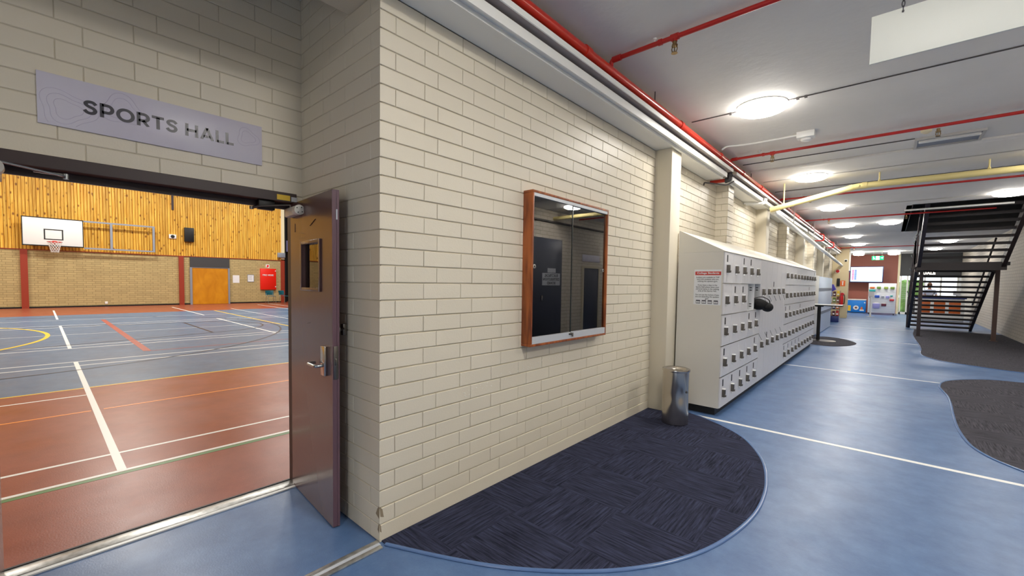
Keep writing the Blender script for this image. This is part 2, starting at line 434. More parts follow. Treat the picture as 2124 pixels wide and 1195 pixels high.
# ------------------------------------------------------------------ brick walls in relief (300 x 100 courses, third bond)
def brick_wall(name, o, u, n, length, z0, z1, phase_even, phase_odd, mats=('paint', 'joint'), holes=(), depth=.007, L=.3, jh=.0075, jv=.003, parent=None, plinth=0.0, seed=1, thick=.1, inset=.0):
    """o: start of the face at floor level, u: direction along the wall, n: outward normal"""
    rnd = random.Random(seed)
    o, u, n = Vector(o), Vector(u), Vector(n); Z = Vector((0, 0, 1)); mb = MB(); bm = mb.bm
    flip = u.cross(Z).dot(n) < 0
    def P(a, z, d): return o+u*a+Z*z+n*d
    def face(vs, mi):
        f = bm.faces.new(vs if not flip else vs[::-1]); f.material_index = mi
    # backing slab
    bk = MB(); bk.box(inset, length, -thick, -depth, z0, z1, 1)
    mx = Matrix(((u.x, n.x, 0, o.x), (u.y, n.y, 0, o.y), (0, 0, 1, 0), (0, 0, 0, 1)))
    if not holes:
        bk.bm.transform(mx)
        if mx.determinant() < 0: bmesh.ops.reverse_faces(bk.bm, faces=bk.bm.faces[:])
        mb.merge(bk)
    else:
        bk.bm.free()
        for h in holes[0]:
            bb = MB(); bb.box(h[0], h[1], -thick, -depth, h[2], h[3], 1); bb.bm.transform(mx)
            if mx.determinant() < 0: bmesh.ops.reverse_faces(bb.bm, faces=bb.bm.faces[:])
            mb.merge(bb)
        holes = holes[1]
    k0 = int(math.floor(z0/.1+1e-6)); k1 = int(math.ceil(z1/.1-1e-6))
    for k in range(k0, k1):
        za, zb = max(z0, k*.1), min(z1, k*.1+.1)
        if plinth and zb <= plinth+1e-6:
            a, b2 = 0, length
            vs = [P(a, za, .002), P(b2, za, .002), P(b2, zb-.004, .002), P(a, zb-.004, .002)]
            V = [bm.verts.new(p) for p in vs]; face(V, 0)
            W = [bm.verts.new(P(a, zb, -depth)), bm.verts.new(P(b2, zb, -depth))]; face([V[3], V[2], W[1], W[0]], 0)
            continue
        ph = phase_even if k % 2 == 0 else phase_odd
        edges = [0.0]; e = ph % L
        if e < .02: e += L
        while e < length-.02: edges.append(e); e += L
        edges.append(length)
        for a, b2 in zip(edges, edges[1:]):
            skip = False
            for h in holes:
                if a < h[1]-1e-4 and b2 > h[0]+1e-4 and za < h[3]-1e-4 and zb > h[2]+1e-4:
                    if a >= h[0]-1e-4 and b2 <= h[1]+1e-4: skip = True
                    elif a < h[0]: b2 = h[0]
                    else: a = h[1]
            if skip or b2-a < .01: continue
            d = rnd.uniform(-.0012, .0012)
            ja = jv/2 if a > 1e-4 else 0; jb = jv/2 if b2 < length-1e-4 else 0
            c = .0025
            O = [(a+ja, za+jh/2), (b2-jb, za+jh/2), (b2-jb, zb-jh/2), (a+ja, zb-jh/2)]
            ca = c if ja else 0; cb = c if jb else 0
            I = [(a+ja+ca, za+jh/2+c), (b2-jb-cb, za+jh/2+c), (b2-jb-cb, zb-jh/2-c), (a+ja+ca, zb-jh/2-c)]
            V0 = [bm.verts.new(P(x, z, -depth)) for x, z in O]
            V1 = [bm.verts.new(P(x, z, d-c)) for x, z in O]
            V2 = [bm.verts.new(P(x, z, d)) for x, z in I]
            face(V2, 0)
            for i in range(4):
                j = (i+1) % 4
                face([V1[i], V1[j], V2[j], V2[i]], 0); face([V0[i], V0[j], V1[j], V1[i]], 0)
    return build(name, mb, list(mats), parent, smooth=False)

# ================================================================== SETTING: corridor
XW = -2.145          # face of the long corridor wall
XR = 2.9             # opposite wall
ZC = 3.47            # ceiling
YC = 1.272           # corner of the recess
XS = -3.19           # recessed wall with the sports hall doorway

# floor of the corridor with its painted lines
f = MB()
f.box(-3.297, XR+.3, -4.3, 34.5, -.12, 0, 0)
for y, w, x0, x1 in ((5.03, .055, XW, XR), (9.56, .05, XW, XR), (15.63, .05, XW, .7), (20.45, .05, XW, .7), (24.9, .05, XW, .8)):
    f.box(x0, x1, y-w/2, y+w/2, -.001, .0012, 1)
struct(build('floor', f, ['floor', 'white_line'], smooth=False))

# ceiling with the stair opening
c = MB()
X0, X1, Y0, Y1 = .33, XR, 13.7, 19.9
for a in ((-3.4, X0, -4.3, 34.5), (X0, XR+.3, -4.3, Y0), (X0, XR+.3, Y1, 34.5)):
    c.box(a[0], a[1], a[2], a[3], ZC, ZC+.18, 0)
struct(build('ceiling', c, 'ceiling', smooth=False))
t = MB()
t.box(X0-.1, X0+.015, Y0, Y1, ZC, 5.6); t.box(X0, XR, Y1-.015, Y1+.1, ZC, 5.6); t.box(X0, XR, Y0-.1, Y0+.015, ZC, 5.6); t.box(XR, XR+.1, Y0-.1, Y1+.1, ZC, 5.7); t.box(X0-.12, XR, Y0-.12, Y1+.12, 5.6, 5.7)  # void lining, coloured dark to stand in for the shade up there
struct(build('wall_upper_landing', t, 'darkgrey', smooth=False))

# near brick wall, its return and the recessed wall over the doorway
struct(brick_wall('wall_left', (XW, YC, 0), (0, 1, 0), (1, 0, 0), 4.93-YC, 0, 3.10, .3, .1, plinth=.1, seed=2, inset=.012))
struct(brick_wall('wall_return', (XW, YC, 0), (-1, 0, 0), (0, -1, 0), XW-XS+.05, 0, ZC, .1, .3, plinth=0, depth=.004, jh=.005, seed=3, thick=.11, inset=.012))
struct(brick_wall('wall_doorway', (XS, -1.75, 0), (0, 1, 0), (1, 0, 0), YC+1.75, 0, ZC, .033, .133, depth=.004, jh=.005, seed=4, thick=.11,
       holes=([(0, 1.55, 0, ZC), (1.55, 2.97, 2.115, ZC), (2.97, YC+1.75, 0, ZC)], [(1.55, 2.97, 0, 2.1)])))
struct(brick_wall('wall_return_left', (XS, -1.7, 0), (1, 0, 0), (0, 1, 0), XW-XS, 0, ZC, .1, .3, depth=.004, jh=.005, seed=5))
struct(brick_wall('wall_left_rear', (XW, -4.2, 0), (0, 1, 0), (1, 0, 0), 2.5, 0, 3.10, .1, .2, seed=6))
# wall behind the lockers
struct(brick_wall('wall_left_far', (XW, 5.14, 0), (0, 1, 0), (1, 0, 0), 21.0, 0, 3.10, .2, .1, mats=('paint', 'joint'), seed=8))
w = MB(); w.box(XW-.1, XW, 26.1, 34.4, 0, 3.10); w.box(XW-.35, XW-.1, -4.3, 34.4, 3.1, ZC)
struct(build('wall_left_end', w, 'paint_flat', smooth=False))
# wall over the recess (closes the gap above the boxed duct)
w = MB(); w.box(XW-.1, XW, -4.3, 34.4, 3.1, ZC); struct(build('wall_left_top', w, 'paint_flat', smooth=False))
w = MB(); w.box(XR, XR+.2, -4.3, 34.5, 0, ZC); struct(build('wall_right', w, 'rightbrick', smooth=False))
w = MB(); w.box(-2.2, -.4, -4.3, -4.2, 0, ZC); w.box(2.4, XR, -4.3, -4.2, 0, ZC); w.box(-.4, 2.4, -4.3, -4.2, 2.1, ZC); struct(build('wall_back', w, 'backbrick', smooth=False))
m = MB()
for x in (-.4, 1.0, 2.34): m.box(x, x+.06, -4.28, -4.22, 0, 2.1)
m.box(-.4, 2.4, -4.28, -4.22, 0, .1); m.box(-.4, 2.4, -4.28, -4.22, 2.04, 2.1)
wb_ = struct(build('window_2', m, 'duct', smooth=False))  # added window, lets in fill daylight from behind the camera
m = MB(); m.box(-.35, 2.35, -4.255, -4.247, .1, 2.04); build('window_pane', m, 'clearglass', wb_, smooth=False)

# chipped render at the foot of the corner
ch = MB()
for z, dx, dy, hh in ((.165, .006, .030, .05), (.075, .004, .014, .04)):
    pts = [(XW+.0015, YC+dy*.9, z-hh*.5), (XW+.0015, YC+dy*.2, z-hh*.3), (XW+.0015, YC+.0005, z+hh*.9), (XW+.0015, YC+dy*.6, z+hh*.5)]
    ch.prism(pts, (.0008, 0, 0))
    pts = [(XW-.001, YC-.0015, z-hh*.5), (XW-dy*1.2, YC-.0015, z-hh*.1), (XW-dy*.6, YC-.0015, z+hh*.6), (XW-.001, YC-.0015, z+hh)]
    ch.prism(pts, (0, -.0008, 0))
struct(build('wall_left_chip', ch, mat('bare_render', (150, 134, 110), .9), smooth=False))

sf = MB(); rs = random.Random(5)
for k in range(110):
    t_ = rs.random(); y = 1.9+1.15*t_+rs.gauss(0, .03); z = .74+.15*t_+rs.gauss(0, .022); rr = rs.uniform(.002, .008)
    if abs((z/.1) % 1-.0) < .12 or abs((z/.1) % 1-1) < .12: continue
    a0 = rs.uniform(0, 6.28)
    sf.prism([(XW+.0009, y+rr*math.cos(a0+q*1.2566)*rs.uniform(.5, 1.3), z+rr*.6*math.sin(a0+q*1.2566)*rs.uniform(.5, 1.2)) for q in range(5)], (.0012, 0, 0))
struct(build('wall_left_scuffs', sf, mat('flaked_paint', (240, 236, 224), .6), smooth=False))

# concrete columns and brick piers along the wall
def column(y, w=.29):
    m = MB(); m.box(XW-.02, -1.945, y, y+w, 0, 3.10, 0, .006)
    return struct(build('column', m, 'pillar'))
for y in (4.9, 9.95, 15.0, 20.05): column(y)
for y in (7.25, 12.35, 17.4, 22.4):
    p = brick_wall('pier', (-1.96, y, 0), (0, 1, 0), (1, 0, 0), .3, 0, 3.10, .3, .1, seed=int(y*10), thick=.02); struct(p)
    m = brick_wall('pier', (XW, y, 0), (1, 0, 0), (0, -1, 0), .178, 0, 3.10, .3, .09, seed=int(y*11), thick=.25); struct(m)

# boxed duct on top of the wall, in lengths, with the dark tray behind it
def duct(y0, y1):
    m = MB()
    m.box(XW-.05, -1.93, y0, y1, 3.10, 3.17, 0)           # soffit
    m.box(-1.93, -1.905, y0, y1, 3.085, 3.17, 0)          # lip
    m.box(-1.905, -1.865, y0, y1, 3.115, 3.17, 0)         # groove
    m.box(-1.865, -1.85, y0, y1, 3.10, 3.166, 0)          # bright fascia
    return struct(build('trim_1', m, 'duct', smooth=False))
for a, b in ((-4.2, 6.74), (7.03, 9.09), (9.25, 14.9), (15.2, 26.0)): duct(a, b)
for a, b, lb in ((-4.2, 6.83, 'nearer shallow cable tray with pale lip above the boxed duct'), (7.03, 30, 'farther long cable tray with pale lip beyond the red pipe drop')):
    m = MB(); m.box(-2.0, -1.80, a, b, 3.192, 3.20, 0); m.box(-1.80, -1.79, a, b, 3.182, 3.222, 1)
    tag(build('cable_tray', m, ['traydark', 'duct'], smooth=False), lb, 'cable tray')

# ------------------------------------------------------------------ pipes
def sprinkler(x, y, z, parent, dirz=-1):
    m = MB(); m.cyl((x, y, z), (x, y, z-.03), .016, 14); m.cyl((x, y, z-.03), (x, y, z-.042), .024, 6)
    for s in (-1, 1): m.tube(bend([(x+s*.012, y, z-.04), (x+s*.022, y, z-.055), (x+s*.018, y, z-.078), (x, y, z-.088)], .01, 3), .004, 6)
    m.cyl((x, y, z-.045), (x, y, z-.085), .004, 6); m.lathe([(.024, z-.093), (.022, z-.088)], (x, y, 0), 16)
    return build('sprinkler_head', m, 'brass', parent)

ZM, XM = 3.33, -1.865
mp = thing('fire_main_pipe', 'thick bright red fire main running the whole corridor above the brick wall', 'pipe', (XM, -4.1, ZM))
m = MB(); m.tube([(XM, -4.1, ZM), (XM, 29, ZM)], .04, 20); build('pipe_run', m, 'red', mp)
for y in (.6, 2.9, 4.9, 6.4, 7.6, 8.9, 11.3, 13.2, 15.5):
    m = MB(); m.tube([(XM, y-.035, ZM), (XM, y+.035, ZM)], .048, 20); build('coupling', m, 'red', mp)
for i, y in enumerate((-.2, 4.2, 8.2, 12.1, 16)):
    m = MB(); m.cyl((XM, y, ZM+.03), (XM, y, ZC), .006, 8); build('hanger_rod', m, 'cable', mp)

bl = ['nearest red sprinkler branch crossing the ceiling above the brick wall', 'red sprinkler branch crossing the ceiling just beyond the square white sensor',
      'red sprinkler branch crossing behind the cream yellow pipe', 'red sprinkler branch meeting the top of the dark stairs', 'red sprinkler branch behind the stair opening, before the farthest lamps']
for i, (y, z, x1) in enumerate(((3.30, 3.425, XR), (6.95, 3.40, XR), (10.80, 3.40, XR), (14.45, 3.37, 1.75), (25.6, 3.38, 2.0))):
    b = thing('sprinkler_branch_pipe', bl[i], 'pipe', (XM, y, z), group='sprinkler branches')
    m = MB(); m.tube(bend([(XM, y, ZM+.02), (XM, y, z), (x1, y, z)], .03, 4), .0185, 14); build('pipe_run', m, 'darkred', b)
    m = MB(); m.tube([(XM+.015, y, z), (XM+.09, y, z)], .025, 14); build('elbow', m, 'darkred', b)
    m = MB(); m.tube([(-1.45, y-.0, z-.0), (-1.42, y, z)], .024, 14); build('coupling', m, 'darkred', b)
    m = MB(); m.tube([(-1.35, y, z), (-1.29, y, z)], .025, 14); m.cyl((-1.32, y, z), (-1.32, y, z-.035), .02, 14); build('tee', m, 'darkred', b)
    sprinkler(-1.32, y, z-.03, b)
    if x1 > 1.6 and i in (1, 3): sprinkler(.35 if i == 1 else .25, y, z-.03, b)
    m = MB(); m.cyl((-1.48, y, z), (-1.48, y, ZC), .005, 8); m.lathe([(.014, ZC-.012), (.016, ZC)], (-1.48, y, 0), 12); build('hanger_rod', m, 'whiteplastic', b)
m = MB(); m.tube([(.2, 14.0, 3.40), (1.95, 14.0, 3.40)], .022, 10)
tag(build('conduit', m, 'whiteplastic'), 'short white conduit under the ceiling in front of the stair opening', 'conduit')

# red drop to the wall with a cast iron coupling, between two duct lengths
rd = thing('drop_pipe', 'short red pipe stub entering the wall between two lengths of white duct', 'pipe', (XM, 6.95, 3.1))
m = MB(); m.tube([(-2.14, 6.93, 3.10), (-1.90, 6.93, 3.10)], .026, 14); build('pipe_run', m, 'red', rd)
m = MB(); m.tube(bend([(-1.90, 6.93, 3.10), (XM, 6.93, 3.10), (XM, 6.93, 3.30)], .05, 5), .032, 16)
m.tube([(XM, 6.93, 3.15), (XM, 6.93, 3.175)], .05, 16); m.tube([(XM, 6.93, 3.20), (XM, 6.93, 3.22)], .046, 16); m.tube([(-1.925, 6.93, 3.10), (-1.90, 6.93, 3.10)], .042, 16)
build('coupling', m, 'castiron', rd)

# cream yellow pipe and its continuation, whitened to paint in the light on it
yp = thing('yellow_pipe', 'large cream yellow pipe crossing the ceiling and bending down to the wall', 'pipe', (-.48, 9.5, 3.28))
m = MB(); m.tube(bend([(XR, 9.5, 3.275), (-.48, 9.5, 3.277), (-1.80, 9.5, 2.995)], .1, 6), .05, 20)
m.tube([(-.36, 9.5, 3.277), (-.43, 9.5, 3.277)], .056, 20); m.tube([(-.55, 9.5, 3.262), (-.60, 9.5, 3.251)], .056, 20); m.lathe([(.02, -.058), (.022, -.03)], (-.48, 9.5, 3.27), 14, axis='Y')
build('pipe_run', m, 'yellowpipe', yp)
for x, zt in ((-1.58, 3.04), (-.2, 3.28), (1.05, 3.28)):
    m = MB(); m.cyl((x, 9.5, zt+.03), (x, 9.5, ZC), .011, 10); m.lathe([(.022, zt+.045), (.014, zt+.075)], (x, 9.5, 0), 12); build('hanger_rod', m, 'yellowpipe', yp)
wp = thing('white_pipe', 'long pale pipe sloping down along the wall from the cream yellow pipe', 'pipe', (-1.77, 9.6, 2.97))
m = MB(); m.tube([(-1.77, 9.58, 2.975), (-1.77, 26.0, 2.56)], .055, 16); build('pipe_run', m, 'duct', wp)
for y in (12.0, 15.6, 19.5, 23):
    z = 2.975-(y-9.58)/16.42*.415
    m = MB(); m.cyl((-1.77, y, z+.04), (-1.77, y, ZC), .009, 8); build('hanger_rod', m, 'whiteplastic', wp)
for y, lb in ((17.6, 'thin red pipe drop over the pale pipe, nearer of two'), (21.0, 'thin red pipe drop near the far end of the pale pipe')):
    m = MB(); m.tube(bend([(XM+.02, y, 3.30), (-1.72, y, 3.27), (-1.72, y, 3.07), (-1.97, y, 3.07)], .04), .02, 10)
    tag(build('red_drop', m, 'darkred'), lb, 'pipe')

# clamps and cables around the duct joints
m = MB(); m.tube(bend([(-2.13, 6.60, 3.00), (-2.13, 6.62, 3.04), (-1.92, 7.0, 3.04), (-1.84, 7.06, 3.10)], .05), .011, 8)
tag(build('grey_cable', m, 'cable'), 'dark grey cable looping under the gap in the duct beside the first brick pier', 'cable')
m = MB(); m.tube(bend([(-2.13, 8.9, 3.07), (-1.9, 9.05, 3.07), (-1.84, 9.15, 3.09), (-1.84, 9.15, 3.18)], .05), .02, 8); m.tube(bend([(-2.13, 9.05, 3.06), (-1.88, 9.15, 3.06), (-1.82, 9.22, 3.10), (-1.82, 9.22, 3.18)], .04), .014, 8)
tag(build('white_conduit', m, 'whiteplastic'), 'pair of white conduits bending round the duct beside the cream yellow pipe', 'conduit')

# ceiling conduits and cables
lab = ['thin grey conduit feeding the nearest round lamp', 'thin grey conduit feeding the second round lamp', 'thin dark cable crossing the ceiling beside the grey vent']
for (y, x0, x1, r, mt), lb in zip(((5.25, -1.86, XR, .006, 'cable'), (9.12, -1.86, XR, .007, 'conduit'), (7.62, -1.86, .17, .007, 'cable')), lab):
    m = MB(); m.tube([(x0, y, ZC-r), (x1, y, ZC-r)], r, 8)
    if y < 6:
        for x in (-1.43, -.79, -.72): m.box(x-.012, x+.012, y-.012, y+.012, ZC-.022, ZC)
    tag(build('conduit', m, mt), lb, 'conduit')
for i, (y, lb) in enumerate(((12.97, 'pale conduit crossing to the third round lamp'), (8.2, 'flat grey cover strip crossing the ceiling past the vent'), (10.2, 'dark cable crossing the ceiling just past the cream yellow pipe'))):
    m = MB()
    if i == 1: m.box(-1.86, XR-.002, 8.13, 8.27, ZC-.03, ZC-.0005, 0, .004)
    else: m.tube([(-1.86, y, ZC-.01), (XR, y, ZC-.01)], .01, 8)
    tag(build('cover_strip' if i == 1 else 'conduit', m, 'ceiling' if i == 1 else ('cable' if i == 2 else 'conduit')), lb, 'conduit')

# white square sensor with conduit
s = thing('ceiling_sensor', 'small square white sensor box on the ceiling past the nearest lamp', 'sensor', (-.85, 6.5, ZC))
m = MB(); m.box(-.965, -.775, 6.42, 6.56, ZC-.075, ZC, 0, .004); build('box', m, 'whiteplastic', s)
m = MB(); m.lathe([(.03, ZC-.105), (.055, ZC-.095), (.065, ZC-.075)], (-.87, 6.53, 0), 24); build('lens', m, 'whiteplastic', s)
m = MB(); m.tube(bend([(-1.84, 6.40, ZC-.06), (-1.8, 6.44, ZC-.012), (-1.55, 6.52, ZC-.012), (-.965, 6.52, ZC-.012)], .12), .0125, 10); build('conduit', m, 'whiteplastic', s)

# recessed ceiling vent
v = thing('ceiling_vent', 'grey rectangular recessed vent panel in the ceiling beyond the second red branch', 'vent', (.5, 7.9, ZC))
m = MB(); m.box(.2, .78, 7.66, 8.08, ZC-.012, ZC-.002, 0); build('panel', m, 'grey', v)
m = MB()
for a in ((.17, .81, 7.63, 7.66), (.17, .81, 8.08, 8.11), (.17, .2, 7.66, 8.08), (.78, .81, 7.66, 8.08)): m.box(a[0], a[1], a[2], a[3], ZC-.03, ZC)
build('frame', m, 'conduit', v)
m = MB(); m.box(.21, .77, 7.70, 7.76, ZC-.05, ZC-.012, 0, .01); build('flap', m, 'whiteplastic', v)
m = MB(); m.lathe([(.02, ZC-.06), (.05, ZC-.04), (.055, ZC)], (.26, 7.25, 0), 20)
tag(build('smoke_detector', m, 'cream'), 'small round cream smoke detector under the red pipe beside the vent', 'detector')

# round ceiling lamps
def lamp(x, y, lb, z=3.41):
    l = thing('ceiling_lamp', lb, 'lamp', (x, y, ZC), group='round ceiling lamps')
    m = MB(); m.lathe([(.241, ZC-.016), (.246, ZC-.014), (.246, ZC-.003), (.235, ZC)], (x, y, 0), 48); build('housing', m, 'whiteplastic', l)
    m = MB(); m.lathe([(.0001, z-.026), (.09, z-.023), (.16, z-.014), (.21, z-.001), (.236, z+.0119)], (x, y, 0), 48); build('diffuser', m, 'lampglow', l)
    m = MB(); m.lathe([(.2362, z+.012), (.241, z+.016), (.241, ZC-.0161)], (x, y, 0), 48); m.bm.faces.ensure_lookup_table(); bmesh.ops.delete(m.bm, geom=[q for q in m.bm.faces if len(q.verts) > 4], context='FACES_ONLY'); build('side_ring', m, 'lampside', l)
    return l
names = [(-1.12, 5.25, 'nearest round white ceiling lamp, on the thin grey conduit'), (-1.12, 9.11, 'round ceiling lamp just in front of the cream yellow pipe'),
         (-1.12, 12.97, 'round ceiling lamp just behind the bend of the cream yellow pipe'), (-1.12, 16.83, 'round lamp at the left of the pair lighting the stair top'),
         (-1.12, 20.7, 'round ceiling lamp over the far end of the pale sloping pipe'), (-1.12, 24.6, 'smaller looking lamp just beyond the end of the pale sloping pipe'),
         (1.73, 12.9, 'round ceiling lamp at the right edge, in front of the stairs'), (-.07, 16.75, 'round lamp at the right of the pair lighting the stair top'),
         (2.0, 9.1, 'round ceiling lamp seen only as a reflection in the display case'), (-.15, 1.5, 'round lamp overhead out of view, lighting the doorway recess'),
         (1.73, 5.25, 'round lamp overhead to the right, beyond the frame'), (1.73, 1.5, 'round lamp over the right side of the corridor behind the camera'),
         (-.15, -2.35, 'round lamp behind the camera, lighting the doorway recess from the left'), (1.73, 24.6, 'round lamp behind the staircase, left of the wall'), (1.6, 29.0, 'round lamp above the far reception desk')]
for x, y, lb in names: lamp(x, y, lb)
lamp(-1.35, 30.4, 'farthest round lamp, in front of the brown wall to the left of the exit sign', 3.30)
lamp(.12, 30.4, 'farthest round lamp, in front of the brown wall to the right of the exit sign', 3.30)

# blank hanging sign board
hs = thing('hanging_sign', 'blank white board hanging from the ceiling on chains', 'sign', (.4, 3.2, 3.07))
m = MB(); m.box(-.14, 1.15, 3.2, 3.212, 2.80, 3.066, 0, .002); build('board', m, mat('board_white', (226, 228, 220), .5), hs)
for x in (-.007, 1.0):
    m = MB()
    for k in range(14):
        z = 3.06+k*.03
        pts = [Vector((x+(.006*math.cos(a) if k % 2 else 0), 3.206+(0 if k % 2 else .006*math.cos(a)), z+.018*math.sin(a))) for a in [2*PI*q/10 for q in range(10)]]
        m.tube(pts, .0025, 6, closed=True)
    m.tube([(x, 3.19, 3.045), (x, 3.215, 3.045)], .005, 8)
    build('chain', m, 'castiron', hs)

# ================================================================== doorway, sign, right hand door leaf
d = MB()
d.box(XS-.115, XS+.004, -.20, 1.235, 2.05, 2.115, 0, .003)
d.box(XS-.115, XS-.02, -.20, -.155, 0, 2.05, 0); d.box(XS-.115, XS-.02, 1.215, 1.265, 0, 2.05, 0)
d.box(XS-.115, XS-.09, -.155, 1.22, 2.012, 2.05, 0)
struct(build('trim_2', d, 'head', smooth=False))
m = MB(); m.box(XS+.004, XS+.006, 1.105, 1.190, 2.060, 2.096)
tag(build('warning_sticker', m, GOODS['yellow'], smooth=False), 'small yellow sticker at the right end of the dark door head', 'sticker')
m = MB(); m.box(XS+.004, XS+.006, 1.198, 1.236, 2.058, 2.09)
tag(build('label_sticker', m, 'labelgrey', smooth=False), 'small grey sticker beside the yellow one on the door head', 'sticker')
th = MB(); th.box(-3.297, -3.20, -.15, 1.235, 0, .012, 0, .004); th.box(-3.20, -3.172, -.15, 1.235, 0, .008, 1)
th.box(-3.312, -3.297, -.15, 1.235, 0, .016, 2)
struct(build('trim_3', th, ['alu', 'line_white', 'castiron']))
th = MB(); th.box(-2.165, -2.135, -1.7, 1.268, 0, .010, 0, .003); th.box(-2.135, -2.11, -1.7, 1.262, 0, .007, 1); th.box(-2.11, -2.078, -1.7, 1.256, 0, .010, 0, .003)
struct(build('trim_4', th, ['alu', 'labelgrey']))

sg = thing('sports_hall_sign', 'lilac grey wall sign reading SPORTS HALL above the doorway', 'sign', (XS, .516, 2.395))
m = MB(); m.box(XS+.001, XS+.011, .017, 1.013, 2.268, 2.522, 0, .001); build('panel', m, 'signgrey', sg)
GL = {'S': (.70, [spline([(.62, .74), (.50, .87), (.35, .90), (.20, .85), (.13, .73), (.20, .61), (.35, .53), (.50, .46), (.58, .31), (.50, .15), (.35, .10), (.19, .14), (.07, .28)], 6)]),
      'P': (.70, [[(.1, 0), (.1, 1)], [(.1, .9), (.38, .9)]+[(.38+.235*math.sin(a), .64+.26*math.cos(a)) for a in [PI*k/12 for k in range(13)]]+[(.38, .38), (.1, .38)]]),
      'O': (.96, [[(.48+.38*math.cos(a), .5+.405*math.sin(a)) for a in [2*PI*k/36 for k in range(37)]]]),
      'R': (.72, [[(.1, 0), (.1, 1)], [(.1, .9), (.38, .9)]+[(.38+.235*math.sin(a), .655+.245*math.cos(a)) for a in [PI*k/12 for k in range(13)]]+[(.38, .41), (.1, .41)], [(.33, .42), (.61, 0)]]),
      'T': (.68, [[(.34, 0), (.34, .9)], [(0, .9), (.68, .9)]]), 'H': (.80, [[(.1, 0), (.1, 1)], [(.7, 0), (.7, 1)], [(.1, .5), (.7, .5)]]),
      'A': (.92, [[(.11, 0), (.46, .98)], [(.81, 0), (.46, .98)], [(.24, .27), (.68, .27)]]), 'L': (.56, [[(.1, 0), (.1, 1)], [(.1, .1), (.56, .1)]]), ' ': (.24, [])}
def block_letters(name, text, centre, width, height, matn, parent, x, t=.20):
    tot = sum(GL[c][0] for c in text)+.10*(len(text)-1); sx = width/tot
    m = MB(); cur = -tot/2
    for c in text:
        for st_ in GL[c][1]:
            P_ = [Vector((p[0], p[1])) for p in st_]; n = len(P_); closed = (P_[0]-P_[-1]).length < 1e-6
            Lf, Rt = [], []
            for i in range(n):
                a = P_[i-1] if i > 0 else (P_[-2] if closed else P_[0]); b = P_[i+1] if i < n-1 else (P_[1] if closed else P_[-1])
                d1 = (P_[i]-a).normalized() if (P_[i]-a).length > 1e-9 else None; d2_ = (b-P_[i]).normalized() if (b-P_[i]).length > 1e-9 else None
                d = ((d1 or d2_)+(d2_ or d1)).normalized(); nn = Vector((-d.y, d.x)); k = 1.0
                if d1 and d2_: k = 1/max(.6, nn.dot(Vector((-d1.y, d1.x))))
                Lf.append(P_[i]+nn*t/2*k); Rt.append(P_[i]-nn*t/2*k)
            for i in range(n-1):
                q = [Lf[i], Rt[i], Rt[i+1], Lf[i+1]]
                m.prism([(x, centre[0]+(cur+p.x)*sx, centre[1]+(min(1, max(0, p.y))-.5)*height) for p in q], (.0012, 0, 0))
        cur += GL[c][0]+.10
    return build(name, m, matn, parent, smooth=False)
block_letters('lettering', 'SPORTS HALL', (.513, 2.395), .674, .0725, 'letter', sg, XS+.011)
m = MB()
for cy, cz, r in ((.12, 2.36, .05), (.12, 2.36, .075), (.12, 2.36, .1), (.33, 2.42, .06), (.33, 2.42, .085), (.93, 2.43, .04), (.93, 2.43, .06)):
    pts = []
    for k in range(40):
        a = 2*PI*k/40; q = r*(1+.18*math.sin(3*a+cy*9)); y, z = cy+q*math.cos(a), cz+q*.9*math.sin(a)
        pts.append((y, z))
    for (ya, za), (yb, zb) in zip(pts, pts[1:]+pts[:1]):
        if all(.02 < q < 1.01 for q in (ya, yb)) and all(2.272 < q < 2.518 for q in (za, zb)):
            m.tube([(XS+.0111, ya, za), (XS+.0111, yb, zb)], .0009, 4, caps=False)
build('contour_pattern', m, mat('contour_violet', (200, 192, 214), .4), sg)

# right hand door leaf, open against the return wall
H = Vector((-3.235, 1.21, 0)); E_ = Vector((-2.475, 1.155, 0)); U = (E_-H).normalized(); Nn = Vector((U.y, -U.x, 0)); LW = (E_-H).length
dr = bpy.data.objects.new('door_1', None); COL.objects.link(dr); dr.location = H; struct(dr); dr['label'] = 'plum brown door leaf standing open against the brick return'
Zv = (0, 0, 1)
m = MB(); wa, wb, za, zb = .25, .565, 1.458, 1.745
for a, b in (((0, wa), (.006, 2.045)), ((wb, LW), (.006, 2.045)), ((wa, wb), (.006, za)), ((wa, wb), (zb, 2.045))):
    m.obox(H, U, Nn, Zv, a, (-.04, 0), b, 0)
build('leaf', m, 'doorpaint', dr, smooth=False)
m = MB(); m.obox(H, U, Nn, Zv, (LW, LW+.004), (-.04, 0), (.006, 2.045), 0); m.obox(H, U, Nn, Zv, (LW, LW+.007), (-.04, -.026), (.006, 2.045), 0)
build('edge_strip', m, 'dooredge', dr, smooth=False)
m = MB()
for a, b in (((wa-.022, wa), (za-.022, zb+.022)), ((wb, wb+.022), (za-.022, zb+.022)), ((wa, wb), (za-.022, za)), ((wa, wb), (zb, zb+.022))):
    m.obox(H, U, Nn, Zv, a, (0, .010), b, 0, .002)
build('window_bead', m, 'doorpaint', dr)
m = MB(); m.obox(H, U, Nn, Zv, (wa, wb), (-.024, -.018), (za, zb), 0); build('window_pane', m, 'glass', dr, smooth=False)
m = MB(); m.obox(H, U, Nn, Zv, (.628, .690), (0, .022), (.925, 1.105), 0, .003)
lk = build('lock_case', m, 'steel', dr)
def DP(u, n, z): return H+U*u+Nn*n+Vector((0, 0, z))
m = MB(); m.tube(bend([DP(.655, .02, .985), DP(.655, .062, .985), DP(.52, .062, .985), DP(.52, .014, .985)], .025, 6), .0095, 14)
build('lever_handle', m, 'chrome', lk)
m = MB(); m.obox(H, U, Nn, Zv, (LW+.004, LW+.0095), (-.034, -.004), (.915, 1.115), 0, .002); m.obox(H, U, Nn, Zv, (LW+.009, LW+.016), (-.026, -.012), (1.0, 1.04), 0, .002)
build('strike_plate', m, 'steel_dk', dr)
